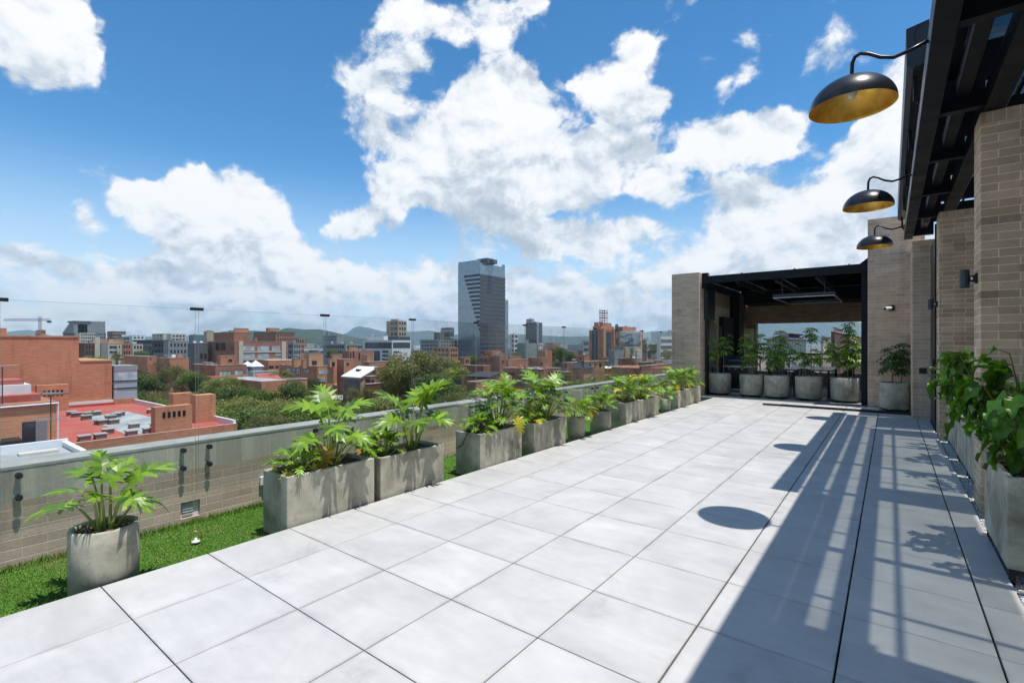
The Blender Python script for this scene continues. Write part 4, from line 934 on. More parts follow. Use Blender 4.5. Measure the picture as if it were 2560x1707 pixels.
class Bld:
    def __init__(s, name, label, Z, uL, uC, uR, vT, d, wall, roof=None, cat='building', vb=None, group=None, rim=.45, wL=12.0, wR=12.0, zb=GZ):
        u, v = Z(uC, vT); p = at_d(u, v, d)
        s.Xc, s.Yc, s.zt = p.x, p.y, p.z
        s.XL = at_y(*Z(uL, vT), s.Yc).x if uL < uC else s.Xc - wL
        s.YR = at_x(*Z(uR, vT), s.Xc).y if uR > uC else s.Yc + wR
        s.t = thing(name, label, cat, ((s.XL + s.Xc) / 2, (s.Yc + s.YR) / 2, zb), group); s.wall = wall; s.zb = zb
        s.shell(s.XL, s.Yc, s.Xc, s.YR, zb, s.zt, wall, roof, rim)
        KEYS.append((Z(uL, 0)[0], Z(uR, 0)[0], Z(0, vb)[1] if vb else v + 25, d))
    def shell(s, x0, y0, x1, y1, zb, zt, wall, roof, rim):
        th = .28; mb = MB(); 
        O = [(x0, y0), (x1, y0), (x1, y1), (x0, y1)]
        if roof is None or rim <= 0: mb.box(x0, y0, zb, x1, y1, zt); part(mb, 'wall', wall, s.t); return
        I = [(x0 + th, y0 + th), (x1 - th, y0 + th), (x1 - th, y1 - th), (x0 + th, y1 - th)]
        vs = [(*q, zb) for q in O] + [(*q, zt) for q in O] + [(*q, zt) for q in I] + [(*q, zt - rim) for q in I]; fs = []
        for k in range(4):
            q = (k + 1) % 4; fs += [(k, q, 4 + q, 4 + k), (4 + k, 4 + q, 8 + q, 8 + k), (8 + k, 8 + q, 12 + q, 12 + k)]
        part(mb.add(vs, fs), 'wall', wall, s.t)
        part(MB().add([(*q, zt - rim + .03) for q in I], [(0, 1, 2, 3)]), 'roof', roof, s.t)
        if rim > .2:
            e = .07; cpb = MB(); Q = [(x0 - e, y0 - e), (x1 + e, y0 - e), (x1 + e, y1 + e), (x0 - e, y1 + e)]; J_ = [(x0 + th + e, y0 + th + e), (x1 - th - e, y0 + th + e), (x1 - th - e, y1 - th - e), (x0 + th + e, y1 - th - e)]
            vs = [(*q, zt + .004) for q in Q] + [(*q, zt + .13) for q in Q] + [(*q, zt + .13) for q in J_] + [(*q, zt + .004) for q in J_]; fs = []
            for k in range(4):
                q = (k + 1) % 4; fs += [(k, q, 4 + q, 4 + k), (4 + k, 4 + q, 8 + q, 8 + k), (8 + k, 8 + q, 12 + q, 12 + k), (12 + k, 12 + q, q, k)]
            part(cpb.add(vs, fs), 'coping', C_COPE, s.t)
            cr = R(int(abs(x1 * 13 + y0 * 7)))
            if x1 - x0 > 4 and y1 - y0 > 4:
                for k in range(cr.randint(2, 5)):
                    X, Y, z = cr.uniform(x0 + 1.5, x1 - 1.2), cr.uniform(y0 + 1.5, y1 - 1.2), zt - rim + .031; a = cr.random()
                    if a < .35: part(MB().lathe([(0, 0), (.55, 0), (.62, .25), (.62, 1.05), (.5, 1.25), (.15, 1.32), (0, 1.32)], (X, Y, z), 12), 'water_tank', cr.choice((C_TANK, C_WHT, C_DGR)), s.t, smooth=True)
                    elif a < .7: part(MB().box(X - .5, Y - .6, z, X + .5, Y + .6, z + cr.uniform(1.0, 2.2)), 'chimney', wall, s.t)
                    else: part(MB().box(X - .8, Y - .5, z, X + .8, Y + .5, z + .8), 'roof_unit', C_RGRY, s.t)
    def vol(s, Z, uL, uC, uR, vT, d, wall=None, roof=None, base=None, wL=6.0, wR=6.0, rim=.3):
        """another block of the same building, from its own nearest corner"""
        u, v = Z(uC, vT); p = at_d(u, v, d); XL = at_y(*Z(uL, vT), p.y).x if uL < uC else p.x - wL; YR = at_x(*Z(uR, vT), p.x).y if uR > uC else p.y + wR
        s.shell(XL, p.y, p.x, YR, base if base is not None else s.zt - .42, p.z, wall or s.wall, roof or C_RGRY, rim)
        return (XL, p.y, p.x, YR, p.z)
    def _w(s, face, a0, z0, a1, z1, gm, fm, plane):
        me = window_mesh(face, a1 - a0, z1 - z0, gm, fm); o = bpy.data.objects.new('window', me); COL.objects.link(o); o.parent = s.t
        P = Vector((plane, a0, z0)) if face == 'R' else Vector((a0, plane, z0)); o.location = P - s.t.location
    def win(s, face, Z, rects, gm=None, fm=None, plane=None):
        for (x0, y0, x1, y1) in rects:
            pl = plane if plane is not None else (s.Xc if face == 'R' else s.Yc)
            fn = at_x if face == 'R' else at_y
            a = fn(*Z(x0, (y0 + y1) / 2), pl); b = fn(*Z(x1, (y0 + y1) / 2), pl); m = Z((x0 + x1) / 2, 0)[0]
            t_ = fn(m, Z(0, y0)[1], pl).z; b_ = fn(m, Z(0, y1)[1], pl).z
            aa, bb = ((a.y, b.y) if face == 'R' else (a.x, b.x))
            s._w(face, min(aa, bb), min(t_, b_), max(aa, bb), max(t_, b_), gm or C_WIN, fm or C_FRM, pl)
    def grid(s, face, nc, nr, top=1.0, fl=3.1, wf=.6, hf=.5, gm=None, fm=None, a=.06, b=.94):
        lo, hi = (s.Yc, s.YR) if face == 'R' else (s.XL, s.Xc); pl = s.Xc if face == 'R' else s.Yc; L = hi - lo
        lo, L = lo + a * L, (b - a) * L
        for r in range(nr):
            z1 = s.zt - top - r * fl
            for c in range(nc):
                x0 = lo + L * (c + .5 - wf / 2) / nc
                s._w(face, x0, z1 - fl * hf, x0 + L * wf / nc, z1, gm or C_WIN, fm or C_FRM, pl)
    def extra(s, mb, name, m, **k): return part(mb, name, m, s.t, **k)
def chimney(b, X, Y, z, w=.9, h=1.6, m=None, slots=0, face='R', dy=None):
    o = b.extra(box(X - w / 2, Y - (dy or w) / 2, z, X + w / 2, Y + (dy or w) / 2, z + h), 'chimney', m or b.wall); dy = dy or w
    for k in range(slots):
        yy = Y - dy / 2 + dy * (.16 + .68 * (k + .5) / slots); q = MB().box(X + w / 2 + .003, yy - dy * .04, z + h * .58, X + w / 2 + .02, yy + dy * .04, z + h * .80).obj('smoke_slot', M_DARK, parent=o); q.location = -b.t.location

# ---- near left: blind brick wall, red roof block, rooftop house, grey roof
S = .862
BX = -75.3
bw_ = thing('blind_wall_building', 'tall orange brick building with a blank side wall at the left edge', 'building', (BX - 6, 8, GZ))
ztop = at_x(100, 840, BX).z; y1 = at_x(197, 850, BX).y; y2 = at_x(280, 910, BX).y; zs = at_x(240, 901, BX).z
part(MB().box(BX - 12, -14, GZ, BX, y1, ztop - .12).box(BX - 12, y1 + .001, GZ, BX, y2, zs - .1), 'blank_wall', C_BK, bw_)
part(MB().box(BX - 12.1, -14, ztop - .119, BX + .08, y1 + .1, ztop + .05).box(BX - 12.1, y1 + .102, zs - .099, BX + .08, y2 + .1, zs + .05), 'coping', C_BK3, bw_)
yb = at_x(18, 830, BX).y; part(box(BX - 6, -14, ztop + .051, BX - .3, yb, at_x(10, 820, BX).z), 'roof_block', C_BK, bw_)
part(box(BX - .299, yb - 1.6, ztop + .35, BX - .27, yb - .5, ztop + .75), 'window', C_WIN, bw_)
yw0, yw1 = at_x(273, 950, BX).y, at_x(300, 950, BX).y
zw = lambda v: at_x(290, v, BX).z
part(box(BX - 3, y2 + .11, zw(997), BX + .5, y2 + 2.4, zw(926)), 'bay_window', C_CUR, bw_)
for v0, v1 in ((926, 914), (954, 951), (972, 969)): part(box(BX - 3, y2 + .10, zw(v0) + .001, BX + .56, y2 + 2.45, zw(v1)), 'bay_band', C_RGRY if v0 == 926 else C_FRM, bw_)
part(box(BX - 3, y2 + .10, GZ, BX + .55, y2 + 2.5, zw(997) - .001), 'bay_base', C_BK, bw_)
KEYS.append((-80, 305, 1010, 60))

rb = thing('red_roof_building', 'brick building with a red painted flat roof and white parapets', 'building', (-61, 8, GZ))
RZ = -6.0; RX0, RX1, RY0, RY1 = BX + .05, -47.0, -12.0, 20.3
part(MB().box(RX0, RY0, GZ, RX1, RY1, RZ - .25), 'wall', C_BK, rb)
part(box(RX0, RY0, RZ - .249, RX1 - .22, RY1 - .22, RZ), 'roof', C_RRED, rb)
part(MB().box(RX1 - .21, 8.6, RZ - .249, RX1 + .02, RY1 + .02, RZ + .22).box(RX0, RY1 - .21, RZ - .249, RX1 - .212, RY1 + .02, RZ + .5).box(RX0 + .0, 9.0, RZ + .001, RX0 + .25, RY1 - .215, RZ + .62), 'parapet', C_WHT, rb)
part(box(RX1 + .021, 8.6, RZ - .6, RX1 + .03, RY1 + .02, RZ + .24), 'parapet_face', C_BK, rb)
part(MB().box(RX0 + .251, 9.0, RZ + .001, RX0 + .27, RY1 - .22, RZ + .3), 'skirting', C_RRED, rb)
grey = MB().add([(*p, RZ + .012) for p in ((-64.5, 13.2), (-49.0, 12.8), (-49.0, 16.6), (-57, 17.4), (-66.5, 17.2))], [(0, 1, 2, 3, 4)])
part(grey, 'grey_roof_patch', C_RGRY, rb)
for (x, y, h, w_, dy, sl) in ((-73.3, 12.3, 2.9, 1.0, 2.6, 5), (-55.2, 18.6, 2.6, 1.2, 1.6, 0), (-52.0, 19.4, 2.6, 1.3, 1.7, 0), (-48.2, 15.6, 2.2, 1.0, 2.7, 5)):
    chimney(type('q', (), dict(extra=lambda s, mb, n, m: part(mb, n, m, rb), wall=C_BK, t=rb))(), x, y, RZ, w_, h, None, sl, dy=dy)
rr_ = R(4)
for k, (px, py) in enumerate(((655, 1462), (700, 1475), (815, 1470), (880, 1462), (790, 1500), (1010, 1500), (1060, 1480), (1095, 1468), (1390, 1440), (940, 1545), (1040, 1540))):
    p = at_z(*ZA(px, py), RZ); part(box(p.x - .42, p.y - .32, RZ + .001, p.x + .34, p.y + .38, RZ + .38), 'roof_vent_box', C_RBRN, rb); part(box(p.x - .48, p.y - .4, RZ + .381, p.x + .40, p.y + .46, RZ + .45), 'vent_lid', C_RGRY, rb)
for k, (px, py) in enumerate(((660, 160), (785, 145), (845, 105), (1030, 118), (1165, 98), (1050, 62), (1220, 62), (780, 32))):
    p = at_z(px / 3.1357, 1050 + py / 3.1357, RZ); part(box(p.x - .4, p.y - .32, RZ + .013, p.x + .3, p.y + .35, RZ + .36), 'roof_vent_box', C_RBRN, rb); part(box(p.x - .46, p.y - .4, RZ + .361, p.x + .36, p.y + .43, RZ + .42), 'vent_lid', C_RGRY, rb)
KEYS.append((100, 600, 1120, 45))

hb = thing('rooftop_house', 'small brick rooftop house with a grey shutter at the left edge', 'building', (-52, 2, RZ - .8))
HX, HY1 = -49.0, 8.45; hz = at_x(142, 1003, HX).z
part(MB().box(HX - 7, -12, RZ - .8, HX, HY1, hz - .25), 'wall', C_BK3, hb)
part(MB().box(HX - 7, -12, hz - .249, HX + .05, HY1 + .05, hz), 'fascia', C_BK2, hb)
part(MB().box(HX - 6.8, -12, hz + .001, HX - 1.5, HY1 - .6, hz + .5), 'red_parapet', C_RRED, hb)
part(MB().tube([(HX + .12, -12, hz - .32), (HX + .12, HY1 + .1, hz - .12)], .06, 8).tube([(HX + .07, HY1 + .09, hz - .12), (HX + .07, HY1 + .07, RZ + .3), (HX + .5, HY1 + .4, RZ - .4)], .05, 8), 'gutter', C_RWHT, hb)
part(MB().box(HX - 6.5, -12, hz + .501, HX - 2.5, at_x(78, 985, HX - 2.5).y, hz + 1.2), 'penthouse', C_WHT, hb)
part(MB().box(HX - 6.5, -12, hz + 1.201, HX - 3.0, at_x(60, 975, HX - 3.).y, hz + 1.55), 'penthouse_parapet', C_RRED, hb)
a0, a1, a2 = at_x(55, 1070, HX).y, at_x(89, 1070, HX).y, at_x(118, 1070, HX).y; zz0, zz1 = at_x(90, 1108, HX).z, at_x(90, 1052, HX).z
part(box(HX + .002, a0, zz0, HX + .03, a1, zz1), 'window', C_WIN, hb)
sh = MB().box(HX + .031, a1, zz0, HX + .06, a2, zz1)
for k in range(16): sh.box(HX + .061, a1 + .04, zz0 + (zz1 - zz0) * (k + .1) / 16, HX + .09, a2 - .04, zz0 + (zz1 - zz0) * (k + .7) / 16)
part(sh, 'shutter', pmat('shutter_grey', (.30, .30, .31), .6), hb)
gy = at_x(50, 1100, HX + 1).y
for k in range(7):
    p = at_x(6 + k * 6.6, 1112, HX + .9); tk = thing('gas_cylinder', 'dark gas cylinders in a row before the rooftop house', 'gas cylinder', (p.x, p.y, RZ - .25), 'dark gas cylinders in a row')
    part(MB().lathe([(0, 0), (.17, 0), (.18, .04), (.18, 1.0), (.12, 1.12), (.05, 1.15), (.05, 1.22), (0, 1.22)], (p.x, p.y, RZ - .25), 12), 'cylinder', pmat('cylinder_dark', (.03, .028, .026), .5), tk, smooth=False)
gr2 = thing('grey_roof_block', 'lower block with a pale grey flat roof and white rims below the rooftop house', 'building', (-42, 0, GZ))
part(MB().box(-44.6, -12, GZ, -39.9, 8.0, -5.75), 'wall', C_BK2, gr2); part(box(-44.59, -12, -5.749, -39.95, 7.9, -5.5), 'roof', C_RGRY, gr2)
part(MB().box(-44.9, -12, -5.8, -44.601, 8.3, -5.05).box(-44.6, 8.001, -5.8, -39.9, 8.3, -5.2), 'white_rim', C_RWHT, gr2); part(box(-39.949, -12, -5.74, -39.75, 8.3, -5.35), 'tile_rim', C_BK, gr2)
part(box(-43.0, 5.6, -5.499, -42.2, 7.4, -5.32), 'hatch', C_SILL, gr2)
part(box(-46.98, -12, RZ - .6, -44.901, 8.55, RZ - .3), 'red_ledge', C_RRED, gr2)
def antenna(X, Y, z0, h, label, yagi=True):
    t = thing('tv_antenna', label, 'antenna', (X, Y, z0)); part(MB().tube([(X, Y, z0), (X, Y, z0 + h)], .035, 6), 'mast', C_FRM, t)
    m = MB()
    if yagi:
        m.tube([(X, Y - 1.0, z0 + h * .62), (X, Y + 1.0, z0 + h * .56)], .03, 5)
        for k in range(9): m.tube([(X - .7, Y - .9 + k * .2, z0 + h * .63 - k * .01), (X + .7, Y - .9 + k * .2, z0 + h * .63 - k * .01)], .012, 4)
        m.prism([(X, Y - .5, z0 + h - .05), (X, Y + .9, z0 + h - .1), (X + .1, Y + .9, z0 + h - .02), (X, Y - .5, z0 + h + .1)], (.4, 0, .1))
    else: m.tube([(X, Y - .6, z0 + h), (X, Y + .8, z0 + h + .12)], .03, 5).tube([(X, Y, z0 + h - .02), (X - .4, Y + .9, z0 + h - .5)], .015, 4)
    part(m, 'aerial', C_RGRY, t)
pa = at_x(127, 1120, -46.3); antenna(-46.3, pa.y, RZ - .3, at_x(127, 985, -46.3).z - RZ + .3, 'tv antenna with flat white blades right of the rooftop house')
antenna(HX - .6, at_x(6, 1000, HX - .6).y, hz + .01, at_x(6, 917, HX - .6).z - hz, 'thin tv antenna on the rooftop house at the left edge', False)

# ---- middle distance
b = Bld('apartment_building', 'large brown brick apartment building with wide curtained windows and a square top block', ZB, 140, 392, 882, 418, 205, C_BK2, C_RBRN, vb=640)
b.vol(ZB, 198, 386, 530, 332, 207, C_BK2); v_ = b.vol(ZB, 384, 396, 520, 296, 209, C_BK)
b.win('R', ZB, [(398, 358, 486, 390)], plane=v_[2])
b.win('R', ZB, [(468, 458, 575, 502), (603, 458, 706, 505), (735, 458, 808, 502), (468, 527, 575, 572), (603, 527, 706, 570), (765, 524, 818, 550), (640, 590, 700, 610)], C_CUR, C_SILL)
b.win('L', ZB, [(218, 424, 258, 500), (266, 424, 310, 500), (358, 455, 384, 500), (150, 455, 165, 490), (145, 528, 160, 570)], C_WIN)
for x0, x1 in ((427, 466), (822, 858)):
    a_, c_ = at_x(*ZB(x0, 500), b.Xc).y, at_x(*ZB(x1, 500), b.Xc).y; b.extra(box(b.Xc + .01, a_, GZ, b.Xc + .5, c_, b.zt + .1), 'pale_pier', C_CRM)
for y in (506, 573): 
    z_ = at_x(*ZB(640, y), b.Xc).z; b.extra(box(b.Xc + .01, at_x(*ZB(470, y), b.Xc).y, z_ - .6, b.Xc + .2, at_x(*ZB(818, y), b.Xc).y, z_ - .02), 'pale_band', C_CRM)
b = Bld('brick_house_block', 'orange brick house block with a square tower, in front of the apartment building', ZB, 800, 1152, 1300, 648, 150, C_BK, C_RGRY, vb=790)
v_ = b.vol(ZB, 1030, 1074, 1205, 532, 153, C_BK3); b.win('R', ZB, [(1102, 594, 1146, 632)], plane=v_[2])
b.vol(ZB, 915, 935, 985, 572, 152, C_BK3); b.vol(ZB, 1000, 1022, 1052, 582, 148, C_BK3); v_ = b.vol(ZB, 1252, 1268, 1325, 585, 152, C_BK3); b.win('R', ZB, [(1285, 605, 1312, 645)], plane=v_[2])
b.win('L', ZB, [(868, 660, 905, 698), (918, 660, 952, 698), (960, 665, 998, 720), (1030, 670, 1075, 708)], C_CUR); b.win('R', ZB, [(1165, 678, 1217, 714), (1228, 680, 1258, 712), (1165, 750, 1217, 786)], C_CUR, C_SILL)
b = Bld('brick_house_block', 'brick house with a dark side wall and a small door, right of the tower block', ZB, 1332, 1395, 1490, 582, 158, C_BK, C_RGRY, vb=690); b.win('R', ZB, [(1420, 612, 1440, 636)]); b.vol(ZB, 1268, 1290, 1382, 540, 175, C_BK, base=GZ)
b = Bld('brick_office', 'brick office with tall narrow windows behind the house blocks', ZB, 1370, 1440, 1668, 505, 235, C_BK2, C_RBRN, vb=600); b.win('R', ZB, [(1450, 520, 1462, 570), (1478, 505, 1490, 580), (1530, 520, 1545, 585), (1560, 550, 1572, 575), (1590, 560, 1600, 580)]); b.vol(ZB, 1432, 1445, 1520, 472, 236, C_BK3)
b = Bld('brick_house_block', 'plain pinkish brick block beside the white office', ZB, 1560, 1608, 1664, 542, 215, C_BK3, C_RGRY, vb=600)
b = Bld('brick_terrace_house', 'row of low brick houses with twin chimneys below the white office', ZB, 1570, 1625, 1850, 607, 175, C_BK, C_RBRN, vb=650); chimney(b, b.Xc - 1, b.Yc + 12, b.zt, 1.0, 2.2); chimney(b, b.Xc - 1, b.Yc + 15, b.zt, 1.0, 2.2); b.win('R', ZB, [(1645, 625, 1690, 650)], C_CUR)
# white sloping roof house
u0 = at_d(*ZB(1560, 790), 118); wh = thing('white_roof_house', 'ochre brick house with a steep bright white roof', 'house', (u0.x - 4, u0.y + 4, GZ))
Xf = u0.x; c = [at_x(*ZB(1550, 758), Xf), at_x(*ZB(1698, 690), Xf)]; ya, yb_ = c[0].y, c[1].y; za, zr_ = c[0].z, at_x(*ZB(1698, 662), Xf).z
yc = at_x(*ZB(1822, 690), Xf).y; zc = at_x(*ZB(1822, 692), Xf).z
XB = at_z(*ZB(1405, 745), za).x
part(MB().prism([(Xf, ya, GZ), (Xf, yc, GZ), (Xf, yc, zc), (Xf, yb_, zr_), (Xf, ya, za)], (XB - Xf, 0, 0)), 'wall', C_BK3, wh)
part(MB().prism([(Xf + .3, ya - .4, za + .02), (Xf + .3, yb_, zr_ + .06), (Xf + .3, yb_, zr_ + .35), (Xf + .3, ya - .4, za + .3)], (XB - Xf - .6, 0, 0)), 'white_roof', C_RWHT, wh)
part(MB().prism([(Xf + .2, yb_ + .05, zr_ + .06), (Xf + .2, yc + .3, zc + .05), (Xf + .2, yc + .3, zc + .25), (Xf + .2, yb_ + .05, zr_ + .33)], (XB - Xf - .4, 0, 0)), 'rear_roof', C_RBRN, wh)
part(box(Xf - 5, ya + (yb_ - ya) * .45, (za + zr_) / 2 + .3, Xf - 3.6, ya + (yb_ - ya) * .6, (za + zr_) / 2 + .9), 'skylight', C_WIN, wh)
part(box(XB + .5, ya - .06, za - 3.2, Xf - .5, ya - .01, za - .5), 'glazed_front', C_TEAL, wh)
part(box(Xf + .001, yb_ - .8, zr_ - 4, Xf + .5, yb_ + .1, zr_ + .3), 'chimney', C_BK2, wh)
KEYS.append((860, 980, 985, 118))
b = Bld('brick_house', 'low brown brick house below the white roofed house', ZB, 1590, 1640, 1835, 742, 108, C_BK2, C_RBRN, vb=840); b.win('L', ZB, [(1600, 765, 1632, 790)]); b.win('R', ZB, [(1645, 768, 1672, 800), (1720, 780, 1735, 800)]); b.vol(ZB, 1586, 1605, 1850, 812, 100, C_DBR, base=GZ)
b = Bld('brick_house', 'brick house with a dark side and small roof tower, left of the apartment building front', ZB, 5, 215, 500, 640, 150, C_BK2, C_RBRN, vb=745); v_ = b.vol(ZB, 233, 258, 392, 552, 153, C_BK); b.win('R', ZB, [(335, 580, 368, 602)], plane=v_[2]); b.win('R', ZB, [(248, 688, 360, 732), (388, 680, 470, 725)], C_CUR); b.vol(ZB, 100, 130, 190, 612, 158, C_BK3)
b = Bld('brick_house', 'orange brick wall house in front of the small roof tower house', ZB, 120, 178, 512, 742, 118, C_BK, C_BK2, vb=860, rim=.2); b.win('R', ZB, [(362, 772, 388, 798), (412, 768, 495, 785)])
b = Bld('red_roof_house', 'cream walled house with a sloping red sheet roof', ZB, 512, 562, 790, 700, 128, C_CRM, C_RGRY, vb=780)
pz = [at_d(*ZB(*q), 118) for q in ((580, 716), (775, 712), (832, 762), (622, 770))]; pz[2] = at_d(*ZB(832, 765), 112); pz[3] = at_d(*ZB(622, 772), 112)
b.extra(MB().add(pz + [p - Vector((0, 0, .25)) for p in pz], [(0, 1, 2, 3), (7, 6, 5, 4), (0, 4, 5, 1), (1, 5, 6, 2), (2, 6, 7, 3), (3, 7, 4, 0)]), 'red_roof', C_RRED)
b = Bld('grey_roof_house', 'low house with a wide pale grey sheet roof behind the green treetops', ZB, 290, 640, 880, 785, 100, C_BK, C_RGRY, vb=830, rim=.02)
b = Bld('brick_house', 'orange brick house wall just right of the grey sheet roof', ZB, 795, 882, 1060, 772, 104, C_BK, C_RBRN, vb=870)
for (x0, xm, x1, yt, yb2, d, lb) in ((475, 510, 560, 596, 640, 165, 'left white pyramid tent in front of the apartment building'), (530, 585, 640, 590, 645, 160, 'right white pyramid tent in front of the apartment building')):
    p = at_d(*ZB(xm, yt), d); r_ = (x1 - x0) / 2 / 3.675 * d / F; zl = at_d(*ZB(xm, yb2), d).z
    t = thing('white_tent', lb, 'tent', (p.x, p.y, GZ), 'white pyramid tents'); part(MB().add([(p.x - r_, p.y - r_, zl), (p.x + r_, p.y - r_, zl), (p.x + r_, p.y + r_, zl), (p.x - r_, p.y + r_, zl), (p.x, p.y, p.z)], [(0, 1, 4), (1, 2, 4), (2, 3, 4), (3, 0, 4), (3, 2, 1, 0)]), 'canopy', C_RWHT, t)
    part(MB().box(p.x - r_ * .85, p.y - r_ * .85, GZ, p.x + r_ * .85, p.y + r_ * .85, zl - .05), 'walls', C_CUR, t)
b = Bld('white_roof_hall', 'low hall with a bright white roof left of the square tower block', ZB, 640, 700, 1000, 590, 185, C_BK, C_RWHT, vb=640, rim=.05); b.win('R', ZB, [(705, 640, 750, 662), (765, 640, 795, 660)], C_WIN)
# left middle
b = Bld('apartment_building', 'brown and white apartment house behind the blind wall, left one', Z0, 1400, 1500, 1800, 838, 240, C_DBR, C_RWHT, vb=1000); b.extra(box(b.Xc + .01, b.Yc + 4, GZ, b.Xc + .4, b.Yc + 6, b.zt + 3), 'cream_pier', C_CRM); b.vol(Z0, 1640, 1660, 1920, 770, 246, C_BK3, C_RWHT); b.grid('R', 5, 3)
b = Bld('apartment_building', 'cream balcony apartment house with an orange roof block', Z0, 1800, 1925, 2170, 850, 232, C_CRM, C_RWHT, vb=1040); b.win('R', Z0, [(1945, 885, 2090, 935), (2110, 880, 2145, 930), (1945, 975, 2090, 1020)], C_WIN, C_CRM); b.vol(Z0, 1920, 1935, 2200, 772, 236, C_BK3, C_RWHT)
b = Bld('apartment_building', 'narrow orange apartment house right of the cream balcony one', Z0, 2165, 2185, 2335, 835, 250, C_BK, C_RGRY, vb=1030); b.grid('R', 3, 3)
b = Bld('apartment_building', 'small yellow topped brick house with trees below it', ZA, 1200, 1218, 1312, 806, 262, C_CRM, C_RGRY, vb=880); b.grid('R', 3, 2)
b = Bld('apartment_building', 'dark grey slab with a black roof overhang and thin white columns', ZA, 1255, 1410, 1545, 788, 265, C_DGR, C_RDRK, vb=910); b.extra(box(b.XL - 1.5, b.Yc - 1.5, b.zt + .01, b.Xc + 1.5, b.YR, b.zt + 1.1), 'roof_overhang', C_RDRK); b.grid('L', 6, 3); b.grid('R', 4, 3)
b = Bld('apartment_building', 'grey concrete apartment house with square windows and rooftop plants', ZA, 1500, 1545, 1725, 782, 235, C_GRY, C_RGRY, vb=925); b.grid('R', 5, 3, wf=.5)
b = Bld('apartment_building', 'blue grey house with a roof terrace garden beside the brown apartment building', ZA, 1722, 1780, 1905, 800, 212, C_DGR, C_RGRY, vb=980); b.win('R', ZA, [(1838, 895, 1860, 945), (1872, 895, 1898, 945)])
b = Bld('brick_house', 'brick house with a white roof edge above the bare tree', ZA, 1140, 1355, 1440, 925, 165, C_BK, C_RWHT, vb=1000); b.win('R', ZA, [(1375, 937, 1390, 948)])
b = Bld('brick_house', 'brick house with a white roof edge right of the bare tree', ZA, 1440, 1560, 1735, 938, 155, C_BK, C_RGRY, vb=1040)
# far left skyline
t = thing('stepped_office', 'dark office building stepped down on its left side, on the left skyline', 'building', at_d(*Z0(1320, 700), 520) * 1.0); t.location.z = GZ
cx, cyy = at_d(*Z0(1320, 600), 520).x, at_d(*Z0(1320, 600), 520).y
m1 = MB(); m2 = MB()
for k in range(8):
    z1 = at_d(*Z0(1320, 440 + k * 28), 520).z; xl = at_y(*Z0(1262 - k * 20, 600), cyy).x; m1.box(xl, cyy, z1 - 3.9, cx, cyy + 26, z1 - 1.5); m2.box(xl - .6, cyy - .5, z1 - 1.499, cx + .3, cyy + 26, z1)
part(m1, 'dark_floors', C_DGR, t); part(m2, 'terrace_slabs', C_GRY, t)
yr = at_x(*Z0(1578, 500), cx).y; zt_ = at_d(*Z0(1325, 462), 520).z
part(box(cx - 22, cyy + .1, GZ, cx, yr, zt_), 'wall', C_GRY, t); part(box(cx - 24, cyy - 1, zt_ + .01, cx + 1, yr + 2, at_d(*Z0(1325, 440), 520).z), 'roof_overhang', C_DGR, t)
for k in range(6):
    z1 = at_d(*Z0(1325, 500 + k * 29), 520).z; part(box(cx + .01, cyy + 3, z1 - 2, cx + .3, yr - 1, z1), 'window_band', C_WIN, t)
KEYS.append((150, 225, 840, 520))
b = Bld('office_building', 'beige low office block right of the stepped office', Z0, 1330, 1420, 1720, 655, 480, C_CRM, C_RGRY, vb=745); b.grid('R', 7, 3)
b = Bld('office_building', 'grey low office block with rooftop plants on the left skyline', Z0, 1700, 1722, 1892, 648, 470, C_GRY, C_RGRY, vb=750); b.grid('R', 4, 3)
b = Bld('office_building', 'dark slab with a slanted right end on the left skyline', Z0, 1910, 1990, 2240, 628, 440, C_DBR, C_RDRK, vb=720); b.grid('R', 7, 3, gm=C_CUR); b.grid('L', 3, 3)
b = Bld('office_building', 'pale blue and dark low block in front of the slanted slab', Z0, 2095, 2180, 2312, 716, 380, C_GRY, C_RGRY, vb=815); b.grid('R', 2, 3, wf=.85)
b = Bld('office_building', 'white cubic building under the wooded hill on the left', ZA, 1188, 1215, 1330, 732, 480, C_WHT, C_RWHT, vb=790); b.grid('R', 3, 2)
b = Bld('office_building', 'pale institutional block with roof masts', ZA, 1395, 1500, 1560, 712, 520, C_CRM, C_RWHT, vb=770); b.grid('L', 3, 2)
b = Bld('office_building', 'cream and white block with a glass corner', ZA, 1530, 1570, 1710, 716, 450, C_CRM, C_RWHT, vb=775); b.grid('R', 4, 2)
b = Bld('office_building', 'teal glass building behind the balustrade joint', ZA, 1735, 1800, 1955, 722, 430, C_TEAL, C_RGRY, vb=765)
b = Bld('office_building', 'tan block next to the wooded hill above the blue grey house', ZA, 1870, 1900, 1965, 690, 380, C_TAN, C_RGRY, vb=780)
b = Bld('brick_office', 'long brick office with green roof edges and many small square windows', ZB, 565, 770, 948, 334, 340, C_BK2, C_RBRN, vb=415); b.grid('L', 12, 3, wf=.45); b.grid('R', 7, 3, wf=.45); b.vol(ZB, 680, 700, 805, 294, 345, C_BK)
b.extra(box(b.XL, b.Yc - .2, b.zt + .01, b.Xc + .2, b.YR, b.zt + .8), 'green_roof_edge', pmat('verdigris', (.10, .24, .17), .7))
b = Bld('office_building', 'grey and white balcony block right of the apartment building', ZB, 882, 930, 1000, 430, 260, C_GRY, C_RGRY, vb=560); b.grid('L', 3, 4); b.grid('R', 3, 3)
b = Bld('brick_office', 'orange brick block with notched roof, far behind the apartment building', ZB, 935, 985, 1032, 388, 300, C_BK, C_RBRN, vb=440); b.grid('R', 2, 3)
b = Bld('office_building', 'pale grey slender tower with antennas on the skyline', ZB, 1232, 1250, 1262, 332, 600, C_GRY, C_RGRY, vb=385)
b = Bld('office_building', 'pale blue institutional building at the foot of the far hill', ZB, 1200, 1330, 1395, 362, 560, C_GRY, C_RWHT, vb=395); b.grid('L', 6, 2)
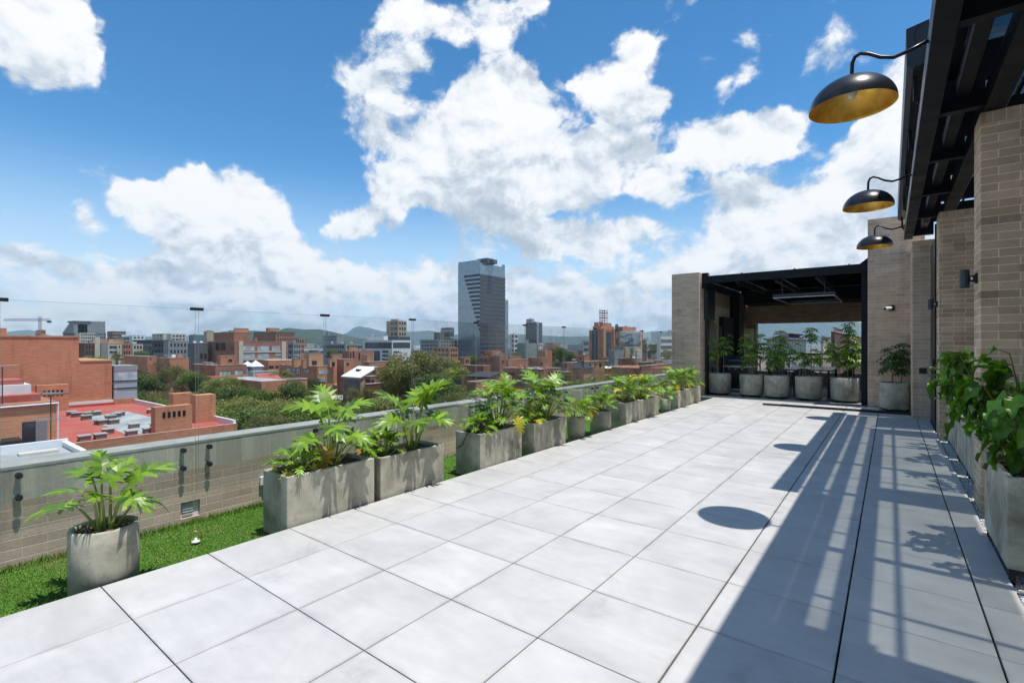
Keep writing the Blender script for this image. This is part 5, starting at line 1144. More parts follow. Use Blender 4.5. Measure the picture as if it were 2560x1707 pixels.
b = Bld('office_building', 'long grey low building with a white roof line left of the white office', ZB, 1205, 1410, 1578, 440, 300, C_GRY, C_RWHT, vb=540); b.grid('L', 9, 3, wf=.75); b.grid('R', 6, 3, wf=.75)
b = Bld('white_office', 'white office building with one long band of dark glass', ZB, 1575, 1840, 2012, 405, 360, C_WHT, C_RGRY, vb=600)
b.win('L', ZB, [(1588, 424, 1835, 482), (1590, 500, 1645, 524), (1672, 502, 1728, 600), (1748, 500, 1805, 524), (1748, 536, 1805, 560), (1748, 570, 1805, 594)], C_WIN, C_WHT); b.win('R', ZB, [(1845, 424, 2004, 480), (1848, 503, 1905, 524), (1848, 538, 1890, 558)], C_WIN, C_WHT); b.vol(ZB, 1610, 1760, 1800, 365, 372, C_WHT)
b = Bld('tan_tower', 'tan apartment tower with balconies standing above the white office', ZB, 1786, 1895, 1972, 228, 560, C_TAN, C_RBRN, vb=372); b.grid('L', 2, 9, fl=6.2, wf=.7, a=.35); b.grid('R', 3, 9, fl=6.2, wf=.7); b.vol(ZB, 1825, 1880, 1900, 214, 565, C_TAN)
b = Bld('office_building', 'dark podium block under the tan tower', ZB, 1788, 1900, 2002, 372, 520, C_DGR, C_RGRY, vb=405); b.grid('R', 4, 1)
b = Bld('office_building', 'round looking blue grey office on the skyline left of the glass tower', ZC, 345, 420, 452, 668, 720, C_BLU, C_RGRY, vb=755); b.vol(ZC, 285, 340, 372, 708, 715, C_DGR, base=GZ)
for k in range(5): b.extra(box(b.XL - .5, b.Yc - .8, b.zt - 6 - k * 10, b.Xc + .8, b.YR + .5, b.zt - 3 - k * 10), 'pale_band', C_GRY)
b = Bld('office_building', 'wide grey low block left of the glass tower', ZC, 170, 330, 482, 770, 420, C_GRY, C_RGRY, vb=840); b.grid('L', 6, 3); b.grid('R', 6, 3)
b = Bld('brick_office', 'pink brick block at the foot of the glass tower', ZC, 275, 420, 485, 832, 300, C_BK3, C_RGRY, vb=890); b.grid('L', 4, 2); b.grid('R', 3, 2)

# ---- the glass tower
D_ = 420; pc = at_d(*ZT(738, 168), D_); Xc, Yc, zt = pc.x, pc.y, pc.z; XL = at_y(*ZT(485, 200), Yc).x; YR = at_x(*ZT(1026, 230), Xc).y
tw = thing('glass_tower', 'tall grey glass office tower with a slanting edge of dark bands', 'tower', ((XL + Xc) / 2, (Yc + YR) / 2, GZ))
def _tg(t, p):
    P = gpos(t); x, y, z = t.sep(P); h = t.m('ADD', x, y)
    fz = t.m('FRACT', t.m('DIVIDE', z, 1.8)); fh = t.m('FRACT', t.m('DIVIDE', h, 1.5))
    ln = t.m('MAXIMUM', t.m('LESS_THAN', fz, .12), t.m('LESS_THAN', fh, .09)); wn = t.new('ShaderNodeTexWhiteNoise'); t.put(wn.inputs['Vector'], t.comb(t.m('FLOOR', t.m('DIVIDE', h, 1.5)), t.m('FLOOR', t.m('DIVIDE', z, 1.8)), 0.0))
    k = t.m('MULTIPLY_ADD', t.m('SUBTRACT', wn.outputs['Value'], .5), .25, 1.0)
    t.put(p.inputs['Base Color'], t.mix(1.0, t.mix(t.m('MULTIPLY', ln, .6), (.28, .33, .36), (.15, .18, .20)), t.comb(k, k, k), 'MULTIPLY'))
    nz = t.noise(P, .05, 2); bump(t, p, nz, .15, 2.0)
C_TG = pmat('tower_curtain_glass', rough=.10, metal=.6, spec=.8, fn=_tg)
C_TB = pmat('tower_dark_band', (.030, .028, .034), .35, 0, .5); C_TBR = pmat('tower_grey_band', (.10, .09, .098), .5); C_TP = pmat('tower_pane', (.025, .04, .055), .08, 0, .8)
part(box(XL, Yc, GZ, Xc, YR, zt), 'curtain_wall', C_TG, tw)
zlev = [at_d(*ZT(738, 298 + 48.3 * k), D_).z for k in range(20)]
for k in range(20):
    z1, z0_ = zlev[k], zlev[k] - (zlev[0] - zlev[1]) * .52
    xs_ = at_y(*ZT(555 + 13.1 * k, 300 + 48 * k), Yc).x
    if k < 14: part(box(xs_, Yc - .35, z0_, Xc + .35, Yc - .01, z1), 'spandrel_band', C_TB, tw)
    part(box(Xc + .01, Yc - .009, z0_, Xc + .35, YR + .2, z1), 'spandrel_band', C_TBR, tw)
    part(box(Xc + .01, Yc, z0_ - (zlev[0] - zlev[1]) * .475, Xc + .12, YR, z0_ - .01), 'window_band', C_TP, tw)
for q in ((XL, Yc + .41, XL + .4, YR, 3), (XL + .41, Yc, Xc, Yc + .4, 2.6), (Xc - .4, YR - 4, Xc, YR, 2.2)): part(box(q[0], q[1], zt + .01, q[2], q[3], zt + q[4]), 'roof_screen', C_TG, tw)
p0_ = at_y(*ZT(735, 160), Yc + 8); p1_ = at_y(*ZT(850, 110), Yc + 8)
part(box(p0_.x - 3, Yc + 8, zt + .02, p0_.x + 9, Yc + 17, p1_.z), 'plant_room', C_DGR, tw)
part(MB().box(p0_.x - 5.5, Yc + 9, zt + .02, p0_.x - 3.2, Yc + 12, zt + 4).box(p0_.x + 9.5, Yc + 10, zt + .02, p0_.x + 14, Yc + 15, zt + 3.4), 'roof_unit', C_DGR, tw)
ax_ = at_x(*ZT(1064, 600), Xc - 4); part(box(Xc - 14, YR + .01, GZ, Xc - 4, ax_.y, ax_.z), 'rear_annex', C_TG, tw)
KEYS.append((1140, 1275, 870, 420))
b = Bld('white_block', 'white banded block right of the glass tower', ZC, 926, 958, 992, 722, 480, C_WHT, C_RWHT, vb=860); b.grid('L', 1, 8, fl=4.6, wf=.6, a=.3, b=.95); b.grid('R', 1, 8, fl=4.6, wf=.8)
b = Bld('blue_tower', 'dark blue glass tower with pale frame lines and a roof crane unit', ZC, 1056, 1160, 1194, 625, 640, C_BLU, C_RGRY, vb=785); b.vol(ZC, 1060, 1105, 1128, 596, 650, C_GRY); b.extra(MB().box(b.Xc - 2, b.Yc - .4, GZ, b.Xc + .4, b.Yc - .01, b.zt + 1).box(b.XL, b.Yc - .4, b.zt - 45, b.Xc - 2.01, b.Yc - .01, b.zt - 42), 'pale_frame', C_WHT)
b = Bld('sage_block', 'blank sage grey block in front of the blue tower', ZC, 982, 1058, 1160, 798, 340, C_SAG, C_RGRY, vb=900); b.vol(ZC, 1055, 1062, 1080, 770, 342, C_GRY, base=GZ)
b = Bld('white_block', 'small white gridded block right of the sage block', ZC, 1158, 1165, 1198, 797, 350, C_WHT, C_RWHT, vb=860); b.grid('R', 2, 3)
# red brick tower with mast
b = Bld('brick_tower', 'orange brick and glass tower with a red and white lattice mast', ZR, 642, 868, 1560, 590, 520, C_BK, C_RBRN, cat='tower', vb=1090)
b.vol(ZR, 728, 800, 1030, 455, 532, C_BK, C_RBRN); b.vol(ZR, 706, 850, 1075, 520, 526, C_BK, C_RBRN); b.vol(ZR, 1150, 1230, 1455, 530, 530, C_BK, C_RBRN)
b.win('L', ZR, [(694, 598, 786, 1100)], C_BLU); b.win('R', ZR, [(915, 620, 1030, 1060), (1082, 640, 1142, 870), (1185, 632, 1510, 870)], C_DTG, C_BLU)
for x0, x1 in ((866, 910), (1045, 1068), (1148, 1165), (1512, 1560)): b.extra(box(b.Xc + .01, at_x(*ZR(x0, 700), b.Xc).y, GZ, b.Xc + 1.6, at_x(*ZR(x1, 700), b.Xc).y, b.zt + 2), 'brick_pier', C_BK3)
ya_ = at_x(*ZR(1112, 560), b.Xc).y; b.extra(MB().prism([(b.Xc + .02, ya_ + 3.6 * cos(a), b.zt - 2 + (3.6 * sin(a) if sin(a) > 0 else 0) + 6) for a in [pi * k / 12 for k in range(13)]] + [(b.Xc + .02, ya_ - 3.6, b.zt - 8), (b.Xc + .02, ya_ + 3.6, b.zt - 8)], (1.0, 0, 0)), 'arched_window', C_BLU)
mt = MB(); mw = MB(); pm = at_d(*ZR(890, 440), 536); zt2 = at_d(*ZR(890, 235), 536).z; hm = zt2 - pm.z
for sx in (-3, 3):
    for sy in (-3, 3): mt.tube([(pm.x + sx * .9, pm.y + sy * .9, pm.z - 4), (pm.x + sx, pm.y + sy, zt2)], .32, 5)
for k in range(5):
    z_ = pm.z + hm * (k + .5) / 5; q = mt if k % 2 else mw
    q.box(pm.x - 3.6, pm.y - 3.6, z_ - .3, pm.x + 3.6, pm.y + 3.6, z_ + .3)
    mw.tube([(pm.x + 3, pm.y - 3, z_ - 1.4), (pm.x + 3, pm.y + 3, z_ + 1.4)], .22, 4); mt.tube([(pm.x - 3, pm.y - 3, z_ + 1.4), (pm.x + 3, pm.y - 3, z_ - 1.4)], .22, 4)
mo = b.extra(mt, 'lattice_mast', pmat('mast_red', (.50, .06, .04), .6)); b.extra(mw, 'mast_rings', C_WHT)
b = Bld('office_building', 'greenish striped office left of the brick tower', ZR, 530, 540, 640, 775, 480, C_SAG, C_RGRY, vb=1030); b.grid('R', 1, 8, fl=6.0, wf=.9)
b = Bld('brick_house_block', 'grey and blue stucco blocks in front of the brick tower', ZR, 978, 1080, 1235, 935, 300, C_GRY, C_RGRY, vb=1160); b.vol(ZR, 1080, 1090, 1235, 868, 305, C_DGR, base=GZ)
b = Bld('beige_block', 'beige block with glass strips in front of the brick tower', ZR, 1250, 1270, 1545, 885, 310, C_TAN, C_RGRY, vb=1075); b.win('R', ZR, [(1350, 905, 1410, 1050), (1455, 1000, 1490, 1060)], C_TEAL); b.extra(box(b.Xc + .01, b.YR - 9, GZ, b.Xc + 1, b.YR - 1, b.zt - 2), 'cream_pier', C_CRM)
b = Bld('white_office', 'white office with grey bands beside the brick pillar', ZR, 1815, 1868, 2250, 690, 360, C_WHT, C_RWHT, vb=1050)
for k in range(5): b.extra(box(b.Xc + .01, b.Yc + 1, b.zt - 4.6 - k * 4.7, b.Xc + .2, b.YR, b.zt - 2.4 - k * 4.7), 'window_band', C_WIN)
b.vol(ZR, 2008, 2020, 2250, 590, 380, C_GRY)
b = Bld('brick_office', 'dark brick block right of the brick tower by the far trees', ZR, 1560, 1575, 1640, 760, 400, C_DBR, C_RGRY, vb=900); b.grid('R', 2, 4)
# brick houses right of the big tree
b = Bld('brick_house', 'square brick house with a four pane window, left tower of the near roofs', ZC, 748, 835, 890, 905, 190, C_BK2, C_RGRY, vb=1010); b.win('R', ZC, [(852, 940, 872, 965)])
b = Bld('brick_house', 'square dark brick tower house with a small four pane window', ZC, 1078, 1188, 1236, 922, 185, C_BK2, C_RGRY, vb=1010); b.win('R', ZC, [(1182, 955, 1198, 980)])
b = Bld('brick_house', 'brick house with a pair of narrow windows beside the olive tree', ZC, 515, 540, 590, 920, 195, C_BK3, C_RGRY, vb=990); b.win('R', ZC, [(550, 935, 560, 960), (566, 935, 576, 960)])
b = Bld('brick_house', 'orange brick roof block below the sage block', ZC, 1160, 1218, 1278, 862, 260, C_BK, C_RGRY, vb=920)
b = Bld('brick_house', 'long low brick house with an arched window', ZC, 865, 1180, 1345, 1018, 165, C_BK2, C_RWHT, vb=1090); b.win('L', ZC, [(885, 1045, 960, 1065), (1020, 1048, 1090, 1066)]); b.win('R', ZC, [(1172, 1025, 1205, 1055), (1245, 1042, 1280, 1062)])
b = Bld('brick_house', 'low brick house with a pale flat roof behind the arched window house', ZC, 880, 910, 1082, 940, 215, C_BK, C_RWHT, vb=1000)
b = Bld('brick_house', 'small brick upper storey above the pale flat roofs', ZC, 905, 920, 1022, 908, 235, C_BK, C_RGRY, vb=940)
b = Bld('brick_house', 'low brick house with a bright white roof between the two square tower houses', ZC, 540, 700, 760, 990, 175, C_BK2, C_RWHT, vb=1040)
b = Bld('gable_house', 'ochre gabled house with a dark roof and glass conservatory', ZC, 560, 745, 940, 1088, 112, C_BK3, C_RDRK, vb=1130, rim=.05); b.win('R', ZC, [(862, 1090, 886, 1125)])
zg = at_x(*ZC(842, 1052), b.Xc).z; ym = (b.Yc + b.YR) / 2
b.extra(MB().prism([(b.Xc, b.Yc + .1, b.zt + .001), (b.Xc, b.YR, b.zt + .001), (b.Xc, ym, zg)], (b.XL - b.Xc, 0, 0)), 'gable', C_BK3)
b.extra(MB().prism([(b.Xc + .3, b.Yc - .4, b.zt - .1), (b.Xc + .3, ym, zg + .05), (b.Xc + .3, ym, zg + .3), (b.Xc + .3, b.Yc - .4, b.zt + .15)], (b.XL - b.Xc - .3, 0, 0)), 'dark_roof', C_RDRK)
b = Bld('brick_house', 'nearest ochre brick house with a green framed window behind the parapet', ZC, 560, 640, 812, 1128, 92, C_BK3, C_BK, vb=1250); b.win('R', ZC, [(675, 1190, 722, 1245)], C_WIN, pmat('green_frame', (.05, .10, .07), .5)); b.win('L', ZC, [(605, 1205, 632, 1245)])
b = Bld('brick_house', 'brown corner block with a thin downpipe, right of the near roofs', ZC, 1292, 1395, 1432, 1042, 122, C_DBR, C_RGRY, vb=1140)
b = Bld('brick_house', 'brick house with a dark hipped roof left of the right hand trees', ZC, 1418, 1540, 1622, 1010, 165, C_BK3, C_RDRK, vb=1050, rim=.05)
b.extra(MB().add([(b.XL - .5, b.Yc - .5, b.zt + .02), (b.Xc + .5, b.Yc - .5, b.zt + .02), (b.Xc + .5, b.YR, b.zt + .02), (b.XL - .5, b.YR, b.zt + .02), (b.XL + 4, (b.Yc + b.YR) / 2, b.zt + 2.6), (b.Xc - 4, (b.Yc + b.YR) / 2, b.zt + 2.6)], [(0, 1, 5, 4), (1, 2, 5), (2, 3, 4, 5), (3, 0, 4), (3, 2, 1, 0)]), 'hipped_roof', C_RDRK)
b = Bld('brick_house', 'brick cube house with white roofs in front of it', ZC, 1474, 1545, 1592, 905, 230, C_BK, C_RGRY, vb=960); b.win('L', ZC, [(1510, 920, 1520, 940)])
b = Bld('brick_house', 'long low brick house with bright roofs below the brick tower', ZC, 1350, 1400, 1720, 965, 200, C_BK2, C_RWHT, vb=1010); b.grid('R', 6, 1, wf=.4)
b = Bld('brick_office', 'dark brick block with tall orange piers, right of the mast tower foot', ZC, 1830, 1968, 2028, 928, 220, C_BK2, C_RGRY, vb=1020); b.extra(MB().box(b.Xc + .01, b.Yc + 1, GZ, b.Xc + .6, b.Yc + 3, b.zt + .1).box(b.Xc + .01, b.YR - 4, GZ, b.Xc + .6, b.YR - 1, b.zt + .1), 'brick_pier', C_BK3)
b = Bld('brick_house', 'brown brick house with a curved front by the brick pillar', ZC, 2010, 2030, 2330, 992, 135, C_BK2, C_RBRN, vb=1090); b.extra(MB().lathe([(0, GZ), (9, GZ), (9, b.zt - .8), (0, b.zt - .8)], (b.Xc - 6, b.Yc + 14, 0), 24), 'curved_front', C_BK2)
b = Bld('brick_house', 'brown brick house with a pale window beside the brick pillar', ZC, 2128, 2150, 2330, 945, 175, C_BK2, C_RBRN, vb=1000); b.win('R', ZC, [(2205, 930, 2290, 962)], C_CUR)
b = Bld('red_dome_house', 'house with a low red roof and a satellite dish, right of the piers', ZC, 1995, 2040, 2170, 962, 190, C_DBR, C_RRED, vb=1000)
# seen through the pavilion
PVZ = Zf(1640, 620, 3.357)
b = Bld('brown_building', 'brown building with a chimney cluster seen through the pavilion', PVZ, 1470, 1500, 1800, 705, 60, C_DBR, C_RBRN, vb=840, zb=-22); b.vol(PVZ, 1492, 1500, 1570, 665, 64, C_TAN, rim=.1); b.grid('R', 3, 2, top=2.4)
b = Bld('brown_building', 'pale wall block beside the chimney cluster seen through the pavilion', PVZ, 1385, 1400, 1482, 745, 80, C_CRM, C_RGRY, vb=840)
b = Bld('grey_office', 'grey office with rows of pale windows seen through the pavilion', PVZ, 930, 1080, 1260, 765, 230, C_GRY, C_RDRK, vb=840); b.grid('L', 6, 4, wf=.5, gm=C_CUR); b.grid('R', 7, 4, wf=.5, gm=C_CUR); b.extra(MB().add([(b.XL - 2, b.Yc - 2, b.zt), (b.Xc + 2, b.Yc - 2, b.zt), (b.Xc + 2, b.YR, b.zt), (b.XL - 2, b.YR, b.zt), (b.XL + 8, b.Yc + 8, b.zt + 3), (b.Xc - 6, b.Yc + 8, b.zt + 3), (b.Xc - 6, b.YR - 8, b.zt + 3), (b.XL + 8, b.YR - 8, b.zt + 3)], [(0, 1, 5, 4), (1, 2, 6, 5), (2, 3, 7, 6), (3, 0, 4, 7), (4, 5, 6, 7)]), 'mansard_roof', C_RDRK)

# tower crane and unfinished block on the left skyline
pcx = at_d(*Z0(712, 700), 640); ck = thing('tower_crane', 'blue tower crane on the left skyline', 'crane', (pcx.x, pcx.y, GZ)); zj = at_d(*Z0(712, 437), 640).z; lat = Vector((CT, ST, 0))
M_CR = pmat('crane_blue', (.03, .06, .20), .5); m = MB()
for sx in (-1, 1):
    for sy in (-1, 1): m.tube([(pcx.x + sx, pcx.y + sy, GZ), (pcx.x + sx, pcx.y + sy, zj + 5)], .28, 4)
k = GZ
while k < zj: m.tube([(pcx.x - 1, pcx.y - 1, k), (pcx.x + 1, pcx.y - 1, k + 3)], .2, 4).tube([(pcx.x + 1, pcx.y - 1, k), (pcx.x + 1, pcx.y + 1, k + 3)], .2, 4); k += 3
part(m, 'mast', M_CR, ck)
L0 = -(712 - 62) / 7.127 * 640 / F; L1 = (905 - 712) / 7.127 * 640 / F; m = MB(); B0 = Vector((pcx.x, pcx.y, zj))
m.tube([B0 + lat * L0, B0 + lat * L1], .45, 4).tube([B0 + lat * L0, B0 + Vector((0, 0, 2.0)) + lat * L0 * .97, B0 + Vector((0, 0, 2.4)) + lat * L1], .25, 4)
k = L0
while k < L1 - 3: m.tube([B0 + lat * k, B0 + lat * (k + 1.5) + Vector((0, 0, 2.1)), B0 + lat * (k + 3)], .16, 4); k += 3
part(m, 'jib', M_CR, ck); part(MB().box(pcx.x + lat.x * L1 * .85 - 2, pcx.y + lat.y * L1 * .85 - 2, zj - 3, pcx.x + lat.x * L1 * .85 + 2, pcx.y + lat.y * L1 * .85 + 2, zj - .5), 'counterweight', M_CR, ck)
b = Bld('unfinished_block', 'unfinished brick block under the tower crane', Z0, 632, 720, 815, 605, 620, C_BK, C_RGRY, vb=700); b.grid('L', 3, 3, fl=6); b.grid('R', 4, 3, fl=6)

# ---- the many low roofs
def _fill(base, win):
    def fn(t, p):
        P = gpos(t); x, y, z = t.sep(P); h = t.m('ADD', x, y); nz = t.sep(t.new('ShaderNodeNewGeometry').outputs['Normal'])[2]
        n = t.noise(P, .15, 4, .6); a = t.m('FRACT', t.m('DIVIDE', z, 3.0)); b_ = t.m('FRACT', t.m('DIVIDE', h, 2.9))
        w_ = t.m('MULTIPLY', t.m('MULTIPLY', t.m('LESS_THAN', a, .45), t.m('LESS_THAN', b_, .55)), t.m('LESS_THAN', nz, .5))
        k = t.m('MULTIPLY_ADD', t.m('SUBTRACT', n, .5), .8, 1.0)
        t.put(p.inputs['Base Color'], t.mix(w_, t.mix(1.0, base, t.comb(k, k, k), 'MULTIPLY'), win))
    return fn
FM = {k: pmat('far_' + k, rough=.85, spec=.2, fn=_fill(*v)) for k, v in dict(brick=((.47, .20, .115), (.06, .055, .05)), brown=((.31, .16, .11), (.05, .05, .05)), white=((.62, .62, .60), (.14, .16, .18)), grey=((.30, .31, .32), (.08, .09, .11)), tan=((.46, .37, .26), (.10, .09, .08)), dark=((.12, .12, .13), (.04, .05, .06))).items()}
FR = R(21)
def blocked(u0, u1, v, d):
    for (a, c, vb, kd) in KEYS:
        if u1 > a - 2 and u0 < c + 2 and d < kd + 12 and v < vb - 3: return True
        if u1 > a and u0 < c and abs(d - kd) < 14: return True
    return False
def filler(kind, lo, hi, hmin, hmax, smin, smax, n, group, lab):
    made = tries = 0
    while made < n and tries < n * 60:
        tries += 1
        u = FR.uniform(40, 1760); d = lo * (hi / lo) ** FR.random(); s1, s2 = FR.uniform(smin, smax), FR.uniform(smin, smax); h = FR.uniform(hmin, hmax)
        p = at_d(u, 900, d); v = HY + F * (EYE - GZ - h) / d; wpx = (s1 + s2) * .72 * F / d
        if blocked(u - wpx / 2, u + wpx / 2, v, d): continue
        k = FR.choice(kind); t = thing('city_building', lab[k], 'building', (p.x, p.y, GZ), group); mb = MB(); mb.box(p.x - s1 / 2, p.y - s2 / 2, GZ, p.x + s1 / 2, p.y + s2 / 2, GZ + h)
        if FR.random() < .6:
            q = FR.uniform(-.25, .25) * s1; w_ = FR.uniform(.15, .3); mb.box(p.x + q - s1 * w_, p.y - s2 * w_, GZ + h + .01, p.x + q + s1 * w_, p.y + s2 * w_, GZ + h + FR.uniform(1.5, 3.2))
        part(mb, 'wall', FM[k], t)
        rf = FR.choice((C_RGRY, C_RGRY, C_RBRN, C_RBRN, C_RWHT, C_RDRK, C_BK2))
        part(MB().box(p.x - s1 / 2 + .3, p.y - s2 / 2 + .3, GZ + h + .001, p.x + s1 / 2 - .3, p.y + s2 / 2 - .3, GZ + h + .009), 'roof', rf, t)
        if d < 420:
            gm, fm = FR.choice((C_WIN, C_WIN, C_CUR)), FR.choice((C_FRM, C_SILL, C_WHT)); ww, wh_ = FR.choice((1.2, 1.6, 2.2)), FR.choice((1.2, 1.5))
            for face in 'RL':
                span = s2 if face == 'R' else s1; nn = max(2, int(span / 3.6))
                for q in range(nn):
                    if FR.random() < .2: continue
                    a_ = -span / 2 + span * (q + .5) / nn - ww / 2; me_ = window_mesh(face, ww, wh_, gm, fm)
                    for rr in range(1 if d > 300 else 2):
                        o = bpy.data.objects.new('window', me_); COL.objects.link(o); o.parent = t; z_ = h - 1.0 - wh_ - rr * 2.9
                        o.location = (s1 / 2, a_, z_) if face == 'R' else (a_, -s2 / 2, z_)
        if d < 330 and s1 > 5:
            for c_ in range(FR.randint(1, 3)):
                x_, y_ = p.x + FR.uniform(-.3, .45) * s1, p.y + FR.uniform(-.4, .4) * s2; part(box(x_ - .5, y_ - .6, GZ + h + .02, x_ + .5, y_ + .6, GZ + h + FR.uniform(.8, 1.8)), 'chimney', FM[k], t)
        KEYS.append((u - wpx / 2, u + wpx / 2, v + 3, d)); made += 1
names = dict(brick='orange brick', brown='brown', white='white', grey='grey', tan='tan', dark='dark')
filler(['brick', 'brick', 'brown'], 85, 240, 6.5, 10, 8, 15, 95, 'low brick houses between the trees', {k: 'low %s flat roofed house among the treetops and roofs below' % v for k, v in names.items()})
filler(['brick', 'brick', 'brown', 'white', 'grey', 'tan', 'dark'], 250, 700, 8, 17, 10, 26, 110, 'mid distance city buildings', {k: 'mid distance %s building in the crowd of city roofs' % v for k, v in names.items()})
filler(['brick', 'brown', 'white', 'white', 'grey', 'grey', 'tan', 'dark'], 700, 2400, 9, 24, 20, 60, 110, 'small far off city buildings', {k: 'tiny far off %s building in the haze near the horizon' % v for k, v in names.items()})
tag(MB().add([(-9450, -6400, GZ - .05), (6400, -6400, GZ - .05), (6400, 9450, GZ - .05), (-9450, 9450, GZ - .05)], [(0, 1, 2, 3)]).obj('city_ground', pmat('city_ground', rough=.95, fn=lambda t, p: t.put(p.inputs['Base Color'], t.ramp(t.noise(gpos(t), .03, 8, .7), [(.3, (.045, .06, .03)), (.5, (.10, .095, .085)), (.62, (.22, .13, .09)), (.75, (.28, .26, .24))])))), kind='structure')

# ------------------------------------------------------------------ trees
def treeleaf(name, a, b, c):
    def fn(t, p):
        gg = t.new('ShaderNodeNewGeometry'); oi = t.new('ShaderNodeObjectInfo').outputs['Random']; n = t.noise(gg.outputs['Position'], .9, 3, .6)
        r = t.m('FRACT', t.m('ADD', gg.outputs['Random Per Island'], 0.0)); q = t.m('ADD', t.m('MULTIPLY', r, .55), t.m('MULTIPLY', t.smooth(n, .35, .65), .45))
        k = t.m('MULTIPLY_ADD', oi, .55, .78)
        t.put(p.inputs['Base Color'], t.mix(1.0, t.ramp(q, [(.1, a), (.5, b), (.9, c)]), t.comb(k, k, t.m('MULTIPLY', k, .95)), 'MULTIPLY'))
        tl = t.new('ShaderNodeBsdfTranslucent'); t.l.new(p.inputs['Base Color'].links[0].from_socket, tl.inputs[0]); mx = t.new('ShaderNodeMixShader'); mx.inputs[0].default_value = .38
        t.l.new(p.outputs[0], mx.inputs[1]); t.l.new(tl.outputs[0], mx.inputs[2]); t.l.new(mx.outputs[0], t.n['Material Output'].inputs[0])
    return pmat(name, rough=.6, spec=.25, fn=fn)
T_G = treeleaf('tree_green', (.08, .135, .028), (.18, .26, .055), (.28, .36, .085))
T_O = treeleaf('tree_olive', (.10, .12, .036), (.215, .23, .07), (.34, .32, .11))
T_D = treeleaf('tree_dark', (.055, .09, .028), (.125, .18, .05), (.20, .25, .075))
T_B = treeleaf('tree_dry', (.07, .065, .035), (.11, .10, .05), (.15, .15, .07))
T_BK = pmat('tree_bark', rough=.95, fn=_pl((.09, .07, .055), (.15, .125, .10)))
def crown_mesh(seed, n, lobes, flat, leaf, sparse=0.0):
    rnd = R(seed); mb = MB(); L = []
    for k in range(lobes):
        a = rnd.uniform(0, 6.283); q = sqrt(rnd.random()) * .68; z = rnd.uniform(-.45, .72) * flat; r = rnd.uniform(.20, .40)
        L.append((q * cos(a), q * sin(a), z * (1 - .35 * q), r))
    for k in range(n):
        x, y, z, r = rnd.choice(L); d = Vector((rnd.gauss(0, 1), rnd.gauss(0, 1), rnd.gauss(.15, .9))).normalized(); rr = r * (rnd.random() ** .35) * rnd.uniform(.9, 1.12)
        p = Vector((x, y, z)) + Vector((d.x, d.y, d.z * .72)) * rr
        nn = (d * .6 + Vector((rnd.uniform(-1, 1), rnd.uniform(-1, 1), rnd.uniform(-.2, 1)))).normalized(); s_ = nn.orthogonal().normalized(); u_ = nn.cross(s_); s2 = leaf * rnd.uniform(.6, 1.35); a = rnd.uniform(0, 6.3)
        f = s_ * cos(a) + u_ * sin(a); g_ = nn.cross(f)
        mb.add([p - f * s2, p + g_ * s2 * .55 - nn * s2 * .2, p + f * s2, p - g_ * s2 * .55 - nn * s2 * .2], [(0, 1, 2, 3)])
    me = bpy.data.meshes.new('crown'); me.from_pydata([tuple(v) for v in mb.v], [], mb.f); me.update(); return me, L
def trunk_mesh(L, seed, base, twigs=0):
    rnd = R(seed); mb = MB(); top = Vector((0, 0, -.15))
    mb.tube([(0, 0, base), (.02, .01, base * .6), (0, 0, -.5), top], [.055, .045, .036, .022], 7)
    for (x, y, z, r) in L:
        s = Vector((0, 0, rnd.uniform(-.75, -.25))); e = Vector((x, y, z)); m_ = (s + e) / 2 + Vector((0, 0, -.06))
        mb.tube([s, m_, e], [.020, .013, .005], 5)
        for q in range(twigs):
            d = Vector((rnd.gauss(0, 1), rnd.gauss(0, 1), rnd.gauss(.5, .8))).normalized() * r * rnd.uniform(.6, 1.2); b0 = m_.lerp(e, rnd.random())
            mb.tube([b0, b0 + d * .5 + Vector((0, 0, .02)), b0 + d], [.006, .004, .0015], 3, False)
    me = bpy.data.meshes.new('trunk'); me.from_pydata([tuple(v) for v in mb.v], [], mb.f); me.materials.append(T_BK); me.update(); return me
PROT = {}
def proto(kind):
    if kind in PROT: return PROT[kind]
    k, v = kind
    n, lobes, flat, leaf, tw = dict(round=(8500, 26, .80, .034, 3), wide=(8500, 30, .50, .030, 3), open=(4800, 24, .85, .030, 9), bare=(1500, 26, 1.0, .024, 22), tall=(7500, 22, 1.2, .036, 2))[k]
    me, L = crown_mesh(100 + v * 7 + len(k), n, lobes, flat, leaf); tr = trunk_mesh(L, 9 + v, -2.6, tw); PROT[kind] = (me, tr); return PROT[kind]
CM = {}
TN = 0
def tree(u, vt, d, wpx, kind, mat, label, hr=1.0, group='city trees below the terrace'):
    global TN
    TN += 1; me, tr = proto((kind, TN % 2)); key = (me.name, mat.name)
    if key not in CM:
        m2 = me.copy(); m2.materials.clear(); m2.materials.append(mat); CM[key] = m2
    p = at_d(u, vt, d); Rr = wpx / 2 * d / F * 1.22; fl_ = dict(round=.80, wide=.62, open=.95, bare=1.08, tall=1.25)[kind] * hr
    zc = p.z - Rr * fl_ * .92
    t = thing('tree', label, 'tree', (p.x, p.y, GZ), group, rz=TN * 1.7)
    c = bpy.data.objects.new('crown', CM[key]); tk = bpy.data.objects.new('trunk', tr)
    for o in (c, tk):
        COL.objects.link(o); o.parent = t; o.location = (0, 0, zc - GZ); o.scale = (Rr, Rr, Rr * hr)
    tk.scale = (Rr, Rr, max(Rr * hr, (zc - GZ) / 2.6))
